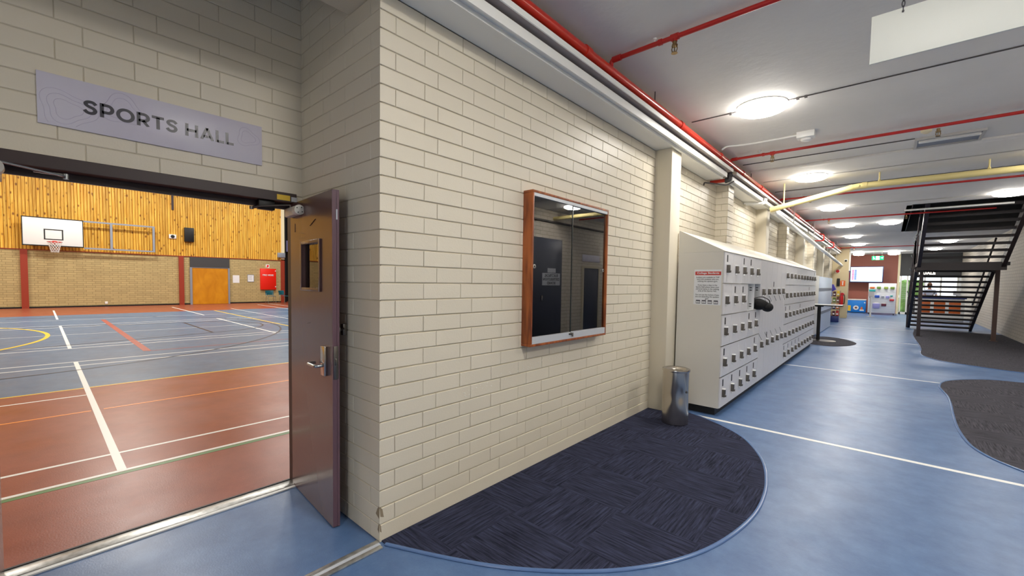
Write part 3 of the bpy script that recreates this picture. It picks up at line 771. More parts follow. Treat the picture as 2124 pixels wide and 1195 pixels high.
m = MB(); m.obox(H, U, Nn, Zv, (LW+.0065, LW+.008), (-.03, -.022), (1.87, 1.93), 0); build('paint_scrape', m, 'labelgrey', dr, smooth=False)
m = MB()
for a, b, c2, d2 in ((.40, 1.86, .50, 1.895), (.20, 1.83, .30, 1.815), (.16, 1.80, .28, 1.79), (.34, 1.50-.28, .40, 1.23), (.1, 1.84, .1005, 1.90)):
    p, q = DP(a, .0006, b), DP(c2, .0006, d2); m.tube([p, q], .0022 if a != .4 else .004, 5, flat=.2)
build('scuff_mark', m, 'head', dr)
# door closer on the leaf
m = MB(); m.obox(H, U, Nn, Zv, (.02, .22), (0, .045), (1.945, 2.005), 0, .008)
dc = build('closer_body', m, mat('closer_silver', (206, 202, 194), .35), dr)
m = MB(); m.tube([DP(.22, .024, 1.975), DP(.275, .024, 1.975)], .033, 20)
for a in (.6, 2.2, 3.8, 5.2): m.tube([DP(.2751, .024+.02*math.cos(a), 1.975+.02*math.sin(a)), DP(.2765, .024+.02*math.cos(a), 1.975+.02*math.sin(a))], .004, 8, 1)
build('closer_cap', m, [mat('closer_cap_white', (218, 214, 204), .35), M['black']], dr)
m = MB(); m.tube(bend([DP(.10, .03, 2.005), DP(.10, .03, 2.025), (XS-.0, 1.0, 2.000), (XS-.02, .955, 1.985)], .02), .006, 8); m.tube([(XS-.02, .955, 1.975), (XS-.02, .955, 1.995)], .012, 12); m.tube([(XS-.02, .955, 1.985), (XS-.05, 1.03, 2.01)], .009, 8)
build('closer_arm', m, 'steel_dk', dr)
m = MB(); m.box(XS-.07, XS-.02, 1.0, 1.1, 1.985, 2.05, 0, .004); tag(build('closer_bracket', m, 'black'), 'black bracket under the right end of the door head', 'bracket')
# hold open catch on the return wall
m = MB(); m.lathe([(.022, 0), (.022, .008), (.008, .012), (.008, .05)], (-2.53, YC-.058, 1.205), 14, axis='Y'); m.tube([(-2.53, YC-.05, 1.205), (-2.50, YC-.03, 1.215)], .006, 8); m.box(-2.55, -2.515, YC-.03, YC-.006, 1.17, 1.24, 0, .003)
tag(build('hold_open_catch', m, 'steel_dk'), 'small metal hold open catch on the brick behind the open door', 'door catch')

# left hand leaf: only its closer and arm reach into view
dl = bpy.data.objects.new('door_2', None); COL.objects.link(dl); dl.location = (XS-.05, -.14, 0); struct(dl); dl['label'] = 'left door leaf folded back out of view'
m = MB(); m.box(XS-.04, -2.44, -.185, -.145, .006, 2.045, 0, .002); build('leaf', m, 'doorpaint', dl)
m = MB(); m.box(-3.14, -2.92, -.145, -.10, 1.945, 2.005, 0, .008); build('closer_body', m, mat('closer_silver', (206, 202, 194), .35), dl)
m = MB(); m.tube([(-2.92, -.118, 1.975), (-2.86, -.118, 1.975)], .034, 20)
for a in (.6, 2.2, 3.8, 5.2): m.tube([(-2.8599, -.118+.02*math.cos(a), 1.975+.02*math.sin(a)), (-2.8585, -.118+.02*math.cos(a), 1.975+.02*math.sin(a))], .004, 8, 1)
build('closer_cap', m, [mat('closer_cap_white', (218, 214, 204), .35), M['black']], dl)
m = MB(); m.tube(bend([(-3.0, -.118, 2.0), (-3.0, -.118, 2.022), (-3.06, .098, 2.000), (-3.1, .11, 2.0)], .02), .006, 8); m.tube([(-3.075, .104, 1.99), (-3.075, .104, 2.015)], .011, 12); m.tube([(-3.075, .104, 2.008), (-3.2, .0, 2.03)], .007, 8)
build('closer_arm', m, 'chrome', dl)

# ================================================================== carpets
def mat_shape(name, label, edge, inner, mt, z=.007, trim='trim_blue', r=.013):
    cx = sum(p[0] for p in edge)/len(edge); cy = sum(p[1] for p in edge)/len(edge)
    t = thing(name, label, 'carpet', (cx, cy, 0))
    E = spline([(x, y, 0) for x, y in edge], 8)
    poly = [(p.x, p.y) for p in E]+list(inner)
    area = sum(poly[i][0]*poly[(i+1) % len(poly)][1]-poly[(i+1) % len(poly)][0]*poly[i][1] for i in range(len(poly)))
    if area < 0: poly = poly[::-1]
    m = MB(); m.prism([(x, y, .0005) for x, y in poly], (0, 0, z)); bmesh.ops.triangulate(m.bm, faces=[q for q in m.bm.faces if len(q.verts) > 4])
    m.recalc = True
    build('pile', m, mt, t, smooth=False)
    m = MB(); m.tube([(p.x, p.y, .004) for p in E], r, 8, flat=.6); build('edge_trim', m, trim, t)
    return t
mat_shape('entrance_carpet', 'half oval charcoal carpet with blue edge under the display case', [(-2.10, 1.285), (-1.82, 1.412), (-1.57, 1.54), (-1.363, 1.675), (-1.158, 1.845), (-.98, 2.035), (-.817, 2.281), (-.70, 2.563), (-.627, 2.901), (-.603, 3.244), (-.644, 3.671), (-.766, 4.135), (-1.001, 4.578), (-1.271, 4.836), (-1.514, 4.978), (-1.70, 5.06), (-1.9, 5.13)],
          [(-1.945, 5.14), (-1.945, 4.897), (XW+.003, 4.897), (XW+.003, 1.285)], 'carpet')
mat_shape('table_carpet', 'small charcoal oval carpet under the tall table', [(-1.62, 15.5), (-1.4, 15.72), (-1.2, 15.68), (-.982, 15.50), (-.736, 15.04), (-.60, 14.507), (-.677, 13.927), (-.896, 13.508), (-1.128, 13.33), (-1.401, 13.4), (-1.62, 13.55)], [(-1.62, 14.0)], 'carpet_grey', r=.008, trim='carpet_grey')
mat_shape('stair_carpet', 'charcoal carpet with wavy blue edge under the dark stairs', [(2.88, 11.75), (2.4, 11.80), (1.911, 11.883), (1.674, 11.938), (1.202, 12.201), (.866, 12.475), (.657, 12.995), (.611, 13.588), (.66, 14.587), (.66, 15.768), (.64, 17.307), (.642, 18.882), (.70, 20.178), (.75, 21.2)], [(2.88, 21.2)], 'carpet_grey')
mat_shape('wavy_carpet', 'dark grey carpet with wavy blue edge at the right of the blue floor', [(2.88, 10.75), (2.2, 10.67), (1.711, 10.593), (1.368, 10.531), (1.067, 10.275), (.815, 9.922), (.70, 9.599), (.65, 9.2), (.652, 8.967), (.682, 8.47), (.674, 7.935), (.645, 7.285), (.626, 6.677), (.637, 6.191), (.672, 5.881), (.762, 5.621), (.91, 5.418), (1.15, 5.2), (1.5, 5.0), (2.0, 4.85), (2.88, 4.75)], [], 'carpet_grey')

# ================================================================== display case
dcx = thing('display_case', 'wooden wall display case with two sliding glass panes and dark back', 'display case', (XW, 3.08, 1.62))
y0, y1, z0, z1, xf = 2.50, 3.655, 1.015, 2.222, -2.05
def bars(y0, y1, z0, z1, t, x0, x1, bev=.003):
    m = MB()
    m.box(x0, x1, y0, y1, z1-t, z1, 0, bev); m.box(x0, x1, y0, y1, z0, z0+t, 0, bev); m.box(x0, x1, y0, y0+t, z0+t, z1-t, 0, bev); m.box(x0, x1, y1-t, y1, z0+t, z1-t, 0, bev)
    return m
build('frame', bars(y0, y1, z0, z1, .020, XW, xf), 'cedar', dcx)
m = MB(); m.box(XW+.002, XW+.012, y0+.02, y1-.02, z0+.02, z1-.02); build('backing', m, 'felt', dcx, smooth=False)
m = MB(); m.box(xf-.022, xf-.002, y0+.02, y1-.02, z1-.045, z1-.02); build('top_track', m, 'track', dcx, smooth=False)
m = MB(); m.box(xf-.022, xf-.001, y0+.02, y1-.02, z0+.02, z0+.075); build('bottom_track', m, 'track', dcx, smooth=False)
ym = 3.04
for ya, yb, x, q, lb in ((y0+.02, ym+.02, xf-.012, y0+.045, 'left glass pane'), (ym-.015, y1-.02, xf-.020, y1-.05, 'right glass pane')):
    m = MB(); m.box(x-.0045, x, ya, yb, z0+.07, z1-.04); g = build('glass_pane', m, 'caseglass', dcx, smooth=False); g['label'] = lb
    m = MB(); m.lathe([(.016, 0), (.016, .003), (.009, .004)], (x, q, 1.64), 18, axis='X'); m.lathe([(.0085, .0041), (.0001, .0042)], (x, q, 1.64), 14, 1, axis='X'); build('finger_pull', m, ['alu', 'black'], g)
m = MB(); m.box(xf-.02, xf-.0085, ym+.012, ym+.022, z0+.07, z1-.04); build('pane_edge', m, mat('glass_edge', (40, 46, 48), .2), dcx, smooth=False)
m = MB(); m.lathe([(.012, 0), (.012, .014)], (xf-.012, ym+.01, z0+.062), 14, axis='X'); m.box(xf-.004, xf+.006, ym-.02, ym+.045, z0+.052, z0+.068, 0, .003); m.box(xf+.002, xf+.012, ym+.02, ym+.035, z0+.035, z0+.06, 0, .003)
build('lock', m, 'steel_dk', dcx)

# ================================================================== litter bin
bx, by = -1.70, 4.585
lb_ = thing('litter_bin', 'dented stainless steel litter bin in front of the cream column', 'bin', (bx, by, .007))
def dent(r, h, a):
    q = math.exp(-((h-.34)/.10)**2)*.020*math.exp(-(((a-(-.75)+PI) % (2*PI)-PI)/.35)**2)
    q += math.exp(-((h-.30)/.05)**2)*.012*math.exp(-(((a-(-1.9)+PI) % (2*PI)-PI)/.3)**2)
    return r-q+.0012*math.sin(3*a+h*9)
R = .137
m = MB(); m.lathe([(R-.004, .007), (R, .010)]+[(R, .02+.56*k/40) for k in range(41)], (bx, by, 0), 72, fn=dent); build('body', m, 'steel', lb_, ang=60)
m = MB(); m.lathe([(R, .578), (R+.007, .58), (R+.009, .59), (R+.007, .602), (R-.004, .606), (R-.03, .600), (R-.062, .578), (R-.066, .575)], (bx, by, 0), 64)
m.bm.faces.ensure_lookup_table(); bmesh.ops.delete(m.bm, geom=[q for q in m.bm.faces if len(q.verts) > 4], context='FACES_ONLY')
build('rim', m, 'steel', lb_)
m = MB(); m.lathe([(.07, .50), (.0705, .5748)], (bx, by, 0), 40); m.bm.faces.ensure_lookup_table(); 
bmesh.ops.delete(m.bm, geom=[q for q in m.bm.faces if len(q.verts) > 4 and q.calc_center_median().z > .55], context='FACES_ONLY')
build('liner', m, 'black', lb_)
m = MB()
a = -.62+.35; m.tube([(bx+R*.995*math.cos(a)+.002*math.cos(a), by+R*math.sin(a), .37+.0), (bx+(R+.004)*math.cos(a), by+(R+.004)*math.sin(a), .37)], .012, 14)
build('catch', m, 'steel_dk', lb_)

# ================================================================== lockers
XF = -1.41; XB = -1.93; ZB, ZT = .09, 1.898
RZ = [ZT-i*(ZT-ZB)/5 for i in range(6)]
TAGS = {0: (0, 2, 3), 1: (1, 2), 2: (0, 3, 4), 3: (0, 4), 4: (0, 1, 2, 3, 4)}
def lock_parts(y, zt, door, tagged, small=False):
    zl = zt-.193
    m = MB(); m.box(XF+.002, XF+.034, y-.022, y+.022, zl-.045, zl+.048, 0, .003); m.box(XF+.002, XF+.040, y-.027, y+.027, zl+.044, zl+.054, 1, .003)
    m.lathe([(.013, 0), (.013, .012)], (XF+.034, y-.002, zl-.03), 12, 0, axis='X')
    for k in range(4): m.box(XF+.034, XF+.0355, y-.014, y+.014, zl-.006+k*.012, zl+.0+k*.012, 2)
    m.box(XF+.006, XF+.026, y-.022, y-.006, zl-.062, zl-.045, 1, .003)
    build('lock', m, ['lockgrey', 'locktop', 'tag'], door)
    if tagged:
        m = MB(); m.box(XF+.002, XF+.005, y-.019, y+.019, zl+.080, zl+.160, 0); build('number_tag', m, 'tag', door, smooth=False)

def bank(label, ya, yb, n, kind, tags, open_cells=()):
    t = thing('locker_bank', label, 'lockers', (XF, ya, 0), group='grey locker banks')
    p = (yb-ya)/n
    m = MB()
    if not open_cells: m.box(XB, XF-.012, ya, yb, ZB, ZT)
    else:
        r = open_cells[0][0]; c0 = min(c for _, c in open_cells); c1 = max(c for _, c in open_cells)+1
        m.box(XB, XF-.012, ya, yb, ZB, RZ[r+1]); m.box(XB, XF-.012, ya, yb, RZ[r], ZT)
        m.box(XB, XF-.012, ya, ya+c0*p, RZ[r+1], RZ[r]); m.box(XB, XB+.02, ya+c0*p, yb, RZ[r+1], RZ[r])
        if c1 < n: m.box(XB, XF-.012, ya+c1*p, yb, RZ[r+1], RZ[r])
    car = build('carcass', m, 'locker', t, smooth=False)
    m = MB(); m.box(XB, XF-.055, ya+(.03 if ya < 5.3 else 0), yb, .001, ZB); build('plinth', m, 'black', t, smooth=False)
    if open_cells:
        r = open_cells[0][0]
        m = MB()
        for _, c in open_cells:
            a = ya+c*p; b = a+p
            m.box(XB+.02, XF-.004, b-.006, b, RZ[r+1], RZ[r]); 
        for _, c in open_cells:
            b = ya+(c+1)*p-.006
            m.box(XF-.006, XF+.0, b-.004, b+.01, RZ[r+1], RZ[r])
        m.box(XB+.021, XB+.023, ya+c0*p, ya+c1*p, RZ[r+1], RZ[r])
        m.box(XB+.02, XF-.004, ya+c0*p, ya+c1*p, RZ[r+1], RZ[r+1]+.004)
        pt = build('partition', m, 'lockerin', t, smooth=False); pt['label'] = 'white inner walls of the two open lockers'
        m = MB()
        for _, c in open_cells:
            b = ya+(c+1)*p-.0065
            for zz in (RZ[r]-.05, RZ[r]-.085, RZ[r+1]+.05, RZ[r+1]+.085): m.box(XF-.06, XF-.03, b-.001, b, zz-.006, zz+.006)
        build('hinge_slot', m, 'tag', pt, smooth=False)
    for c in range(n):
        a, b = ya+c*p, ya+(c+1)*p
        if kind == 'grid':
            for r in range(5):
                if (r, c) in open_cells: continue
                m = MB(); m.box(XF-.012, XF+.003, a+.0035, b-.0035, RZ[r+1]+.0045, RZ[r]-.0045, 0, .0015, 1)
                m.box(XF-.012, XF+.0055, a+.0035, b-.0035, RZ[r]-.007, RZ[r]-.0045, 0)
                d_ = build('locker_door', m, 'lockerdoor', t)
                lock_parts(a+(.105 if n == 5 else .12), RZ[r], d_, c in tags.get(r, ()))
        else:
            g = .0025; ym_ = (a+b)/2; A1, A0, B1, B0 = 1.37, 1.27, .80, .70
            up = [(a+g, ZT-.004), (b-g, ZT-.004), (b-g, A0+g), (ym_+g, A1+g), (ym_-g, A1+g), (ym_-g, B0+g), (a+g, B1+g)]
            lo = [(b-g, A0-g), (ym_+g, A1-g), (ym_+g, B0-g), (a+g, B1-g), (a+g, ZB+.004), (b-g, ZB+.004)]
            for pts, zt in ((up, RZ[1]+.08), (lo, .83)):
                m = MB(); m.prism([(XF-.012, y, z) for y, z in pts], (.015, 0, 0)); m.recalc = True
                d_ = build('stepped_door', m, 'lockerdoor', t, smooth=False)
                lock_parts(a+.14, zt, d_, c == (2 if zt > 1 else 1))
            m = MB()
            for (ya_, za_), (yb_, zb_) in (((b-g, A0), (ym_, A1)), ((ym_, B0), (a+g, B1))):
                m.tube([(XF+.003, ya_, za_), (XF+.003, yb_, zb_)], .004, 5, flat=.4)
            build('slanted_gap', m, 'tag', d_)
    return t
bank('nearest bank of grey lockers, five rows of small doors, two of them missing', 5.162, 7.01, 5, 'grid', TAGS, ((1, 3), (1, 4)))
bank('middle bank of tall stepped grey lockers with slanted gaps', 7.012, 8.955, 5, 'step', {})
bank('longest bank of grey lockers, five rows of ten small doors', 8.957, 13.15, 10, 'grid', {0: (9,), 1: (7,), 2: (0, 1, 4), 4: (0, 1, 2, 3, 4)})
# continuous sloping top
m = MB(); m.prism([(XB, 5.162, ZT+.001), (XB, 5.162, 2.158), (XB+.012, 5.162, 2.163), (XF+.006, 5.162, ZT+.008), (XF+.006, 5.162, ZT+.001)], (0, 13.15-5.162, 0)); m.recalc = True
tag(build('sloping_top', m, mat('locker_top_cream', (226, 222, 210), .45), smooth=False), 'cream sloping top running along all the grey lockers', 'locker top')
m = MB(); m.box(-1.94, -1.60, 13.2, 15.75, .09, 1.84, 0, .004); m.box(-1.94, -1.66, 13.2, 15.75, .001, .09, 1)
tag(build('grey_cupboard', m, ['locker', 'black']), 'plain grey cupboard end between the lockers and the pale blue cupboard', 'cupboard')
pb = thing('blue_cupboard', 'pale blue cupboard with two grey bands at the far end of the lockers', 'cupboard', (-1.62, 17.8, 0))
m = MB(); m.box(-2.12, -1.62, 15.78, 19.9, .02, 1.83, 0, .004); build('body', m, 'bluegrey', pb)
for z in (.62, 1.38):
    m = MB(); m.box(-1.622, -1.612, 15.79, 19.89, z, z+.09); build('band', m, 'greyband', pb, smooth=False)

# black bag hanging out of the open lockers
bg = thing('black_bag', 'black bag stuffed in an open locker, strap hanging out', 'bag', (-1.45, 6.85, RZ[2]+.006))
yb_ = 5.162+4.52*.3696
zb_ = RZ[2]
m = MB(); m.ellipsoid((-1.52, yb_-.01, zb_+.085), .12, .15, .085, 0, 24, 16, .25, 3); m.ellipsoid((-1.38, yb_+.03, zb_+.075), .11, .12, .075, 0, 24, 16, .35, 8); m.ellipsoid((-1.30, yb_+.07, zb_+.035), .07, .10, .06, 0, 20, 14, .4, 5); build('body', m, 'softblack', bg, ang=80)
m = MB(); m.tube(spline([(-1.45, yb_+.02, zb_+.16), (-1.36, yb_+.06, zb_+.18), (-1.28, yb_+.10, zb_+.135), (-1.27, yb_+.11, zb_+.06)], 6), .014, 8, flat=.4); build('strap', m, 'softblack', bg)
m = MB(); m.box(-1.235, -1.222, yb_+.03, yb_+.10, zb_+.03, zb_+.05, 0, .004); build('buckle', m, 'lockerin', bg)

# notice on the end of the lockers
nt_ = thing('locker_notice', 'white notice with red header reading College Students on the locker end', 'notice', (-1.585, 5.16, 1.49))
yn = 5.1615
m = MB(); m.box(-1.737, -1.434, yn-.0015, yn, 1.285, 1.695, 0); build('sheet', m, 'paper', nt_, smooth=False)
m = MB(); m.box(-1.725, -1.440, yn-.0022, yn-.0015, 1.630, 1.672, 0); hb = build('header_band', m, 'signred', nt_, smooth=False)
lettering('heading', 'College Students', (-1.5825, yn-.0022, 1.651), (1, 0, 0), (0, 0, 1), .245, .028, 'paper', hb, .0006, .03)
lettering('text_lines', 'Lockers are available to TAP\nand U3A students who are\nutilising the upstairs gym.\n\nIf you have a class in the\nSports Hall please leave your\npersonal items in the waiting\narea of the Sports Hall.\n\nDo not use the lockers if you\nare not attending the upstairs\ngym.', (-1.5855, yn-.0015, 1.478), (1, 0, 0), (0, 0, 1), .262, .27, 'tag', nt_, .0006, .012)
m = MB()
for k in range(4):
    x = -1.708+k*.066; m.box(x, x+.047, yn-.0021, yn-.0015, 1.297, 1.338, 0)
    for q in range(3): m.box(x+.004+q*.0140, x+.014+q*.0140, yn-.0026, yn-.0021, 1.303, 1.326, 1)
build('locker_icons', m, ['letter', 'paper'], nt_, smooth=False)
n2 = thing('second_notice', 'small white notice with red header beside the far end of the lockers', 'notice', (-1.6, 14.1, 1.5))
m = MB(); m.box(-1.599, -1.596, 14.0, 14.75, 1.27, 1.68); build('sheet', m, 'paper', n2, smooth=False)
m = MB(); m.box(-1.596, -1.595, 14.02, 14.73, 1.61, 1.66); build('header_band', m, 'signred', n2, smooth=False)
m = MB()
for k in range(9): m.box(-1.596, -1.595, 14.1, 14.66-.05*(k % 3), 1.34+k*.027, 1.348+k*.027)
build('text_lines', m, 'grey', n2, smooth=False)

# tall black table
tb = thing('bar_table', 'tall black pedestal table on the small oval carpet', 'table', (-1.44, 14.48, .009))
m = MB(); m.box(-1.57, -.92, 14.2, 14.85, .985, 1.015, 0, .012); m.box(-1.57, -.92, 14.2, 14.85, 1.0151, 1.018, 1); build('tabletop', m, ['black', 'locktop'], tb)
m = MB(); m.tube([(-1.44, 14.48, .03), (-1.44, 14.48, .985)], .042, 18); m.tube([(-1.44, 14.48, .955), (-1.44, 14.48, .985)], .10, 18); build('pedestal', m, 'black', tb)
m = MB(); m.lathe([(.27, .009), (.27, .016), (.06, .035)], (-1.30, 14.48, 0), 32); build('base', m, 'steel_dk', tb)

# ================================================================== stairs
st = thing('staircase', 'dark open tread steel staircase with landing at the right of the corridor', 'stairs', (1.44, 18.4, 0))
xl, xr = .66, 2.2
def sl(name, ya, za, yb, zb, x, h=.26, w=.08):
    m = MB(); m.prism([(x, ya, za), (x, yb, zb), (x, yb, zb+h), (x, ya, za+h)], (w, 0, 0)); m.recalc = True
    return build(name, m, 'stair', st, smooth=False)
for x in (xl-.08, xr):
    sl('stringer', 22.1, -.0, 18.3, 2.02, x); sl('stringer', 17.0, 2.05, 14.1, 3.60, x)
for i in range(1, 14):
    y = 22.05-i*.285; z = .16*i
    m = MB(); m.box(xl, xr, y-.02, y+.26, z-.045, z, 0); m.box(xl, xr, y-.02, y+.01, z-.065, z-.045, 0); build('tread', m, 'stairtread', st, smooth=False)
for i in range(1, 9):
    y = 16.95-i*.29; z = 2.25+.158*i
    m = MB(); m.box(xl, xr, y-.02, y+.26, z-.045, z, 0); m.box(xl, xr, y-.02, y+.01, z-.07, z-.045, 0); build('tread', m, 'stairtread', st, smooth=False)
m = MB(); m.box(xl-.08, xr+.16, 16.93, 18.4, 2.16, 2.25); m.box(xl-.08, xr+.10, 16.88, 16.93, 2.03, 2.25); build('landing', m, 'stair', st, smooth=False)
for x in (.745, 2.33):
    m = MB(); m.box(x-.045, x+.045, 18.31, 18.40, .009, 2.16, 0); m.box(x-.08, x+.08, 18.27, 18.44, .008, .02, 0); build('post', m, mat('post_brown', (92, 70, 64), .5) if x > 1 else 'stair', st, smooth=False)
for x, lb in ((xl-.09, 'left'), (xr+.06, 'right')):
    pts = [(x, 22.2, .0), (x, 22.2, .95), (x, 18.35, 3.0), (x, 16.95, 3.15), (x, 15.9, 3.72)] if lb == 'left' else [(x, 22.1, .95), (x, 18.4, 3.0)]
    m = MB(); m.tube(bend(pts, .1), .024, 10); hr = build('handrail', m, 'stair', st)
    if lb == 'left':
        m = MB()
        for k in range(6):
            y = 21.8-k*.7; z = (22.05-y)/.285*.16; m.box(x-.018, x+.018, y-.02, y+.02, z, z+.93)
        for k in range(2): m.box(x-.018, x+.018, 16.98+k*1.3, 17.02+k*1.3, 2.25, 3.05)
        for k in (.35, .65): m.tube([(x, 22.2, k), (x, 18.35, 2.06+k)], .014, 8)
        build('baluster', m, 'stair', hr)
        m = MB()
        for k in range(7):
            y = 21.4-k*.75; z = min(.95+(22.2-y)*.532, 3.05); m.tube([(x-.02, y, z-.05), (x-.055, y, z-.02), (x-.055, y, z+.03)], .011, 8)
        build('rail_bracket', m, 'chrome', hr)

# ================================================================== far end of the corridor
YE = 33.0
w = MB(); w.box(XW, .36, YE, YE+.2, 0, ZC); struct(build('wall_end', w, 'brown', smooth=False))
w = MB(); w.box(.36, XR, YE-.022, YE+.1, 2.2, ZC); struct(build('wall_end_head', w, 'darkgrey', smooth=False))
w = MB(); w.box(.34, .44, YE-.06, YE, 0, ZC); struct(build('trim_5', w, 'cream', smooth=False))
# glazed entry
m = MB()
for x in (.46, .74, 1.45, 2.1, 2.75): m.box(x, x+.07, YE-.02, YE+.06, 0, 2.3)
m.box(.46, XR, YE-.02, YE+.06, 2.2, 2.3); m.box(.46, XR, YE-.02, YE+.06, 0, .12); m.box(.8, XR, YE-.01, YE+.05, 1.02, 1.08)
wi = struct(build('window_1', m, 'duct', smooth=False))
m = MB(); m.box(.53, XR-.1, YE+.015, YE+.023, .12, 2.2); build('window_pane', m, 'clearglass', wi, smooth=False)
g_ = MB(); g_.box(-6, 10, 34.5, 48, -.15, -.02); struct(build('ground_outside', g_, 'outpave', smooth=False))
m = MB(); m.box(.5, 1.6, 36.5, 37.4, -.02, 2.0, 0, .2, 4); bmesh.ops.subdivide_edges(m.bm, edges=m.bm.edges[:], cuts=3, use_grid_fill=True)
for v_ in m.bm.verts: v_.co += Vector((mnoise.noise(v_.co*3), mnoise.noise(v_.co*3+Vector((9, 0, 0))), mnoise.noise(v_.co*3+Vector((0, 9, 0)))))*.12
tag(build('hedge', m, 'outgreen'), 'green hedge outside the far glass doors', 'hedge')
m = MB(); m.box(.9, 1.9, 34.9, 36.0, -.02, .95, 0, .05); tag(build('planter', m, 'darkgrey'), 'dark planter outside the far glass doors', 'planter')
# illuminated lettering over the entry
ls = thing('name_lettering', 'lit cream letters NDALE above the far entry, half hidden by the stairs', 'sign', (1.35, YE-.03, 2.55))
lettering('letters', 'NDALE', (1.565, YE-.025, 2.37), (1, 0, 0), (0, 0, 1), .65, .165, 'backlit', ls, .02, .03, space=1.1)
m = MB(); m.box(.91, .965, YE-.045, YE-.025, 2.287, 2.455); build('stroke', m, 'backlit', ls, smooth=False)
# exit sign
ex = thing('exit_sign', 'green emergency exit sign hanging from the ceiling near the brown wall', 'sign', (-.52, 29.9, 3.1))
m = MB(); m.box(-.765, -.285, 29.9, 29.95, 2.99, 3.2, 0, .006); build('casing', m, 'exitgreen', ex)
m = MB(); m.box(-.60, -.45, 29.897, 29.9, 3.0, 3.19)
m.prism([(-.40, 29.897, 3.12), (-.34, 29.897, 3.12), (-.34, 29.897, 3.15), (-.30, 29.897, 3.1), (-.34, 29.897, 3.05), (-.34, 29.897, 3.08), (-.40, 29.897, 3.08)], (0, .002, 0)); build('pictogram', m, 'exitwhite', ex, smooth=False)
m = MB()
m.ellipsoid((-.69, 29.897, 3.155), .02, .004, .02, 0, 10, 8)
for a, b in (((-.69, 3.13), (-.675, 3.07)), ((-.675, 3.07), (-.70, 3.02)), ((-.675, 3.07), (-.63, 3.03)), ((-.69, 3.12), (-.655, 3.09)), ((-.69, 3.12), (-.72, 3.09))): m.tube([(a[0], 29.897, a[1]), (b[0], 29.897, b[1])], .011, 6)
build('running_figure', m, 'exitwhite', ex)
for x in (-.7, -.35):
    m = MB(); m.cyl((x, 29.925, 3.2), (x, 29.925, ZC), .006, 8); build('hanger_rod', m, 'whiteplastic', ex)
# wall screen
tv = thing('wall_screen', 'wide screen showing a pale timetable on the brown end wall', 'screen', (-1.05, 32.4, 2.27))
m = MB(); m.box(-1.80, -.28, 32.35, 32.42, 1.80, 2.74, 0, .01); m.box(-1.2, -.9, 32.42, YE, 2.2, 2.35); build('casing', m, 'navy', tv)
m = MB(); m.box(-1.76, -.32, 32.345, 32.35, 1.85, 2.70); sc_ = build('display', m, 'screen', tv, smooth=False)
for nm, mt_, rects in (('pink_column', 'screenpink', [(-1.70, -1.61, 1.95+k*.075, 2.012+k*.075) for k in range(8)]), ('blue_column', 'screenblue', [(-1.59, -1.48, 1.95+k*.075, 2.012+k*.075) for k in range(8)]), ('rows', 'screenline', [(-1.74, -.34, 2.57, 2.60)]+[(-1.44, -.40-.1*(k % 4), 1.97+k*.075, 1.978+k*.075) for k in range(8)])):
    m = MB()
    for a in rects: m.box(a[0], a[1], 32.342, 32.345, a[2], a[3])
    build(nm, m, mt_, sc_, smooth=False)
po = thing('side_poster', 'narrow pink and blue poster beside the wall screen', 'poster', (-1.88, 32.3, 2.2))
m = MB(); m.box(-1.93, -1.81, 32.3, 32.31, 1.95, 2.40); m.box(-1.93, -1.81, 32.3, 32.31, 2.40, 2.72, 1); build('sheet', m, [GOODS['red'], GOODS['blue']], po, smooth=False)
# freezer
fz = thing('chest_freezer', 'bright blue chest freezer with ice cream pictures at the far end', 'freezer', (-1.4, 32.4, 0))
m = MB(); m.box(-1.86, -.98, 32.05, 32.85, .03, .74, 0, .02); build('body', m, 'freezer', fz)
m = MB(); m.box(-1.87, -.97, 32.03, 32.86, .74, .80, 0, .015); build('lid', m, 'whiteplastic', fz)
m = MB(); m.box(-1.84, -1.0, 32.08, 32.8, .001, .03); build('base', m, 'black', fz, smooth=False)
m = MB(); m.box(-1.80, -1.66, 32.045, 32.05, .10, .42, 0); build('yellow_picture', m, GOODS['yellow'], fz, smooth=False)
m = MB(); m.lathe([(.13, -.006), (.13, .002)], (-1.42, 32.046, .30), 24, 0, axis='Y'); m.lathe([(.06, -.009), (.06, -.002)], (-1.42, 32.046, .30), 20, 1, axis='Y'); build('round_picture', m, [GOODS['white'], GOODS['brown']], fz)
m = MB(); m.box(-1.25, -1.05, 32.045, 32.05, .12, .20, 0); m.prism([(-1.22, 32.045, .2), (-1.1, 32.045, .2), (-1.13, 32.045, .36), (-1.19, 32.045, .36)], (0, .003, 0), 1); build('tub_picture', m, [GOODS['white'], GOODS['orange']], fz, smooth=False)
m = MB(); m.box(-1.06, -1.0, 32.045, 32.05, .58, .64, 0); build('corner_picture', m, GOODS['white'], fz, smooth=False)
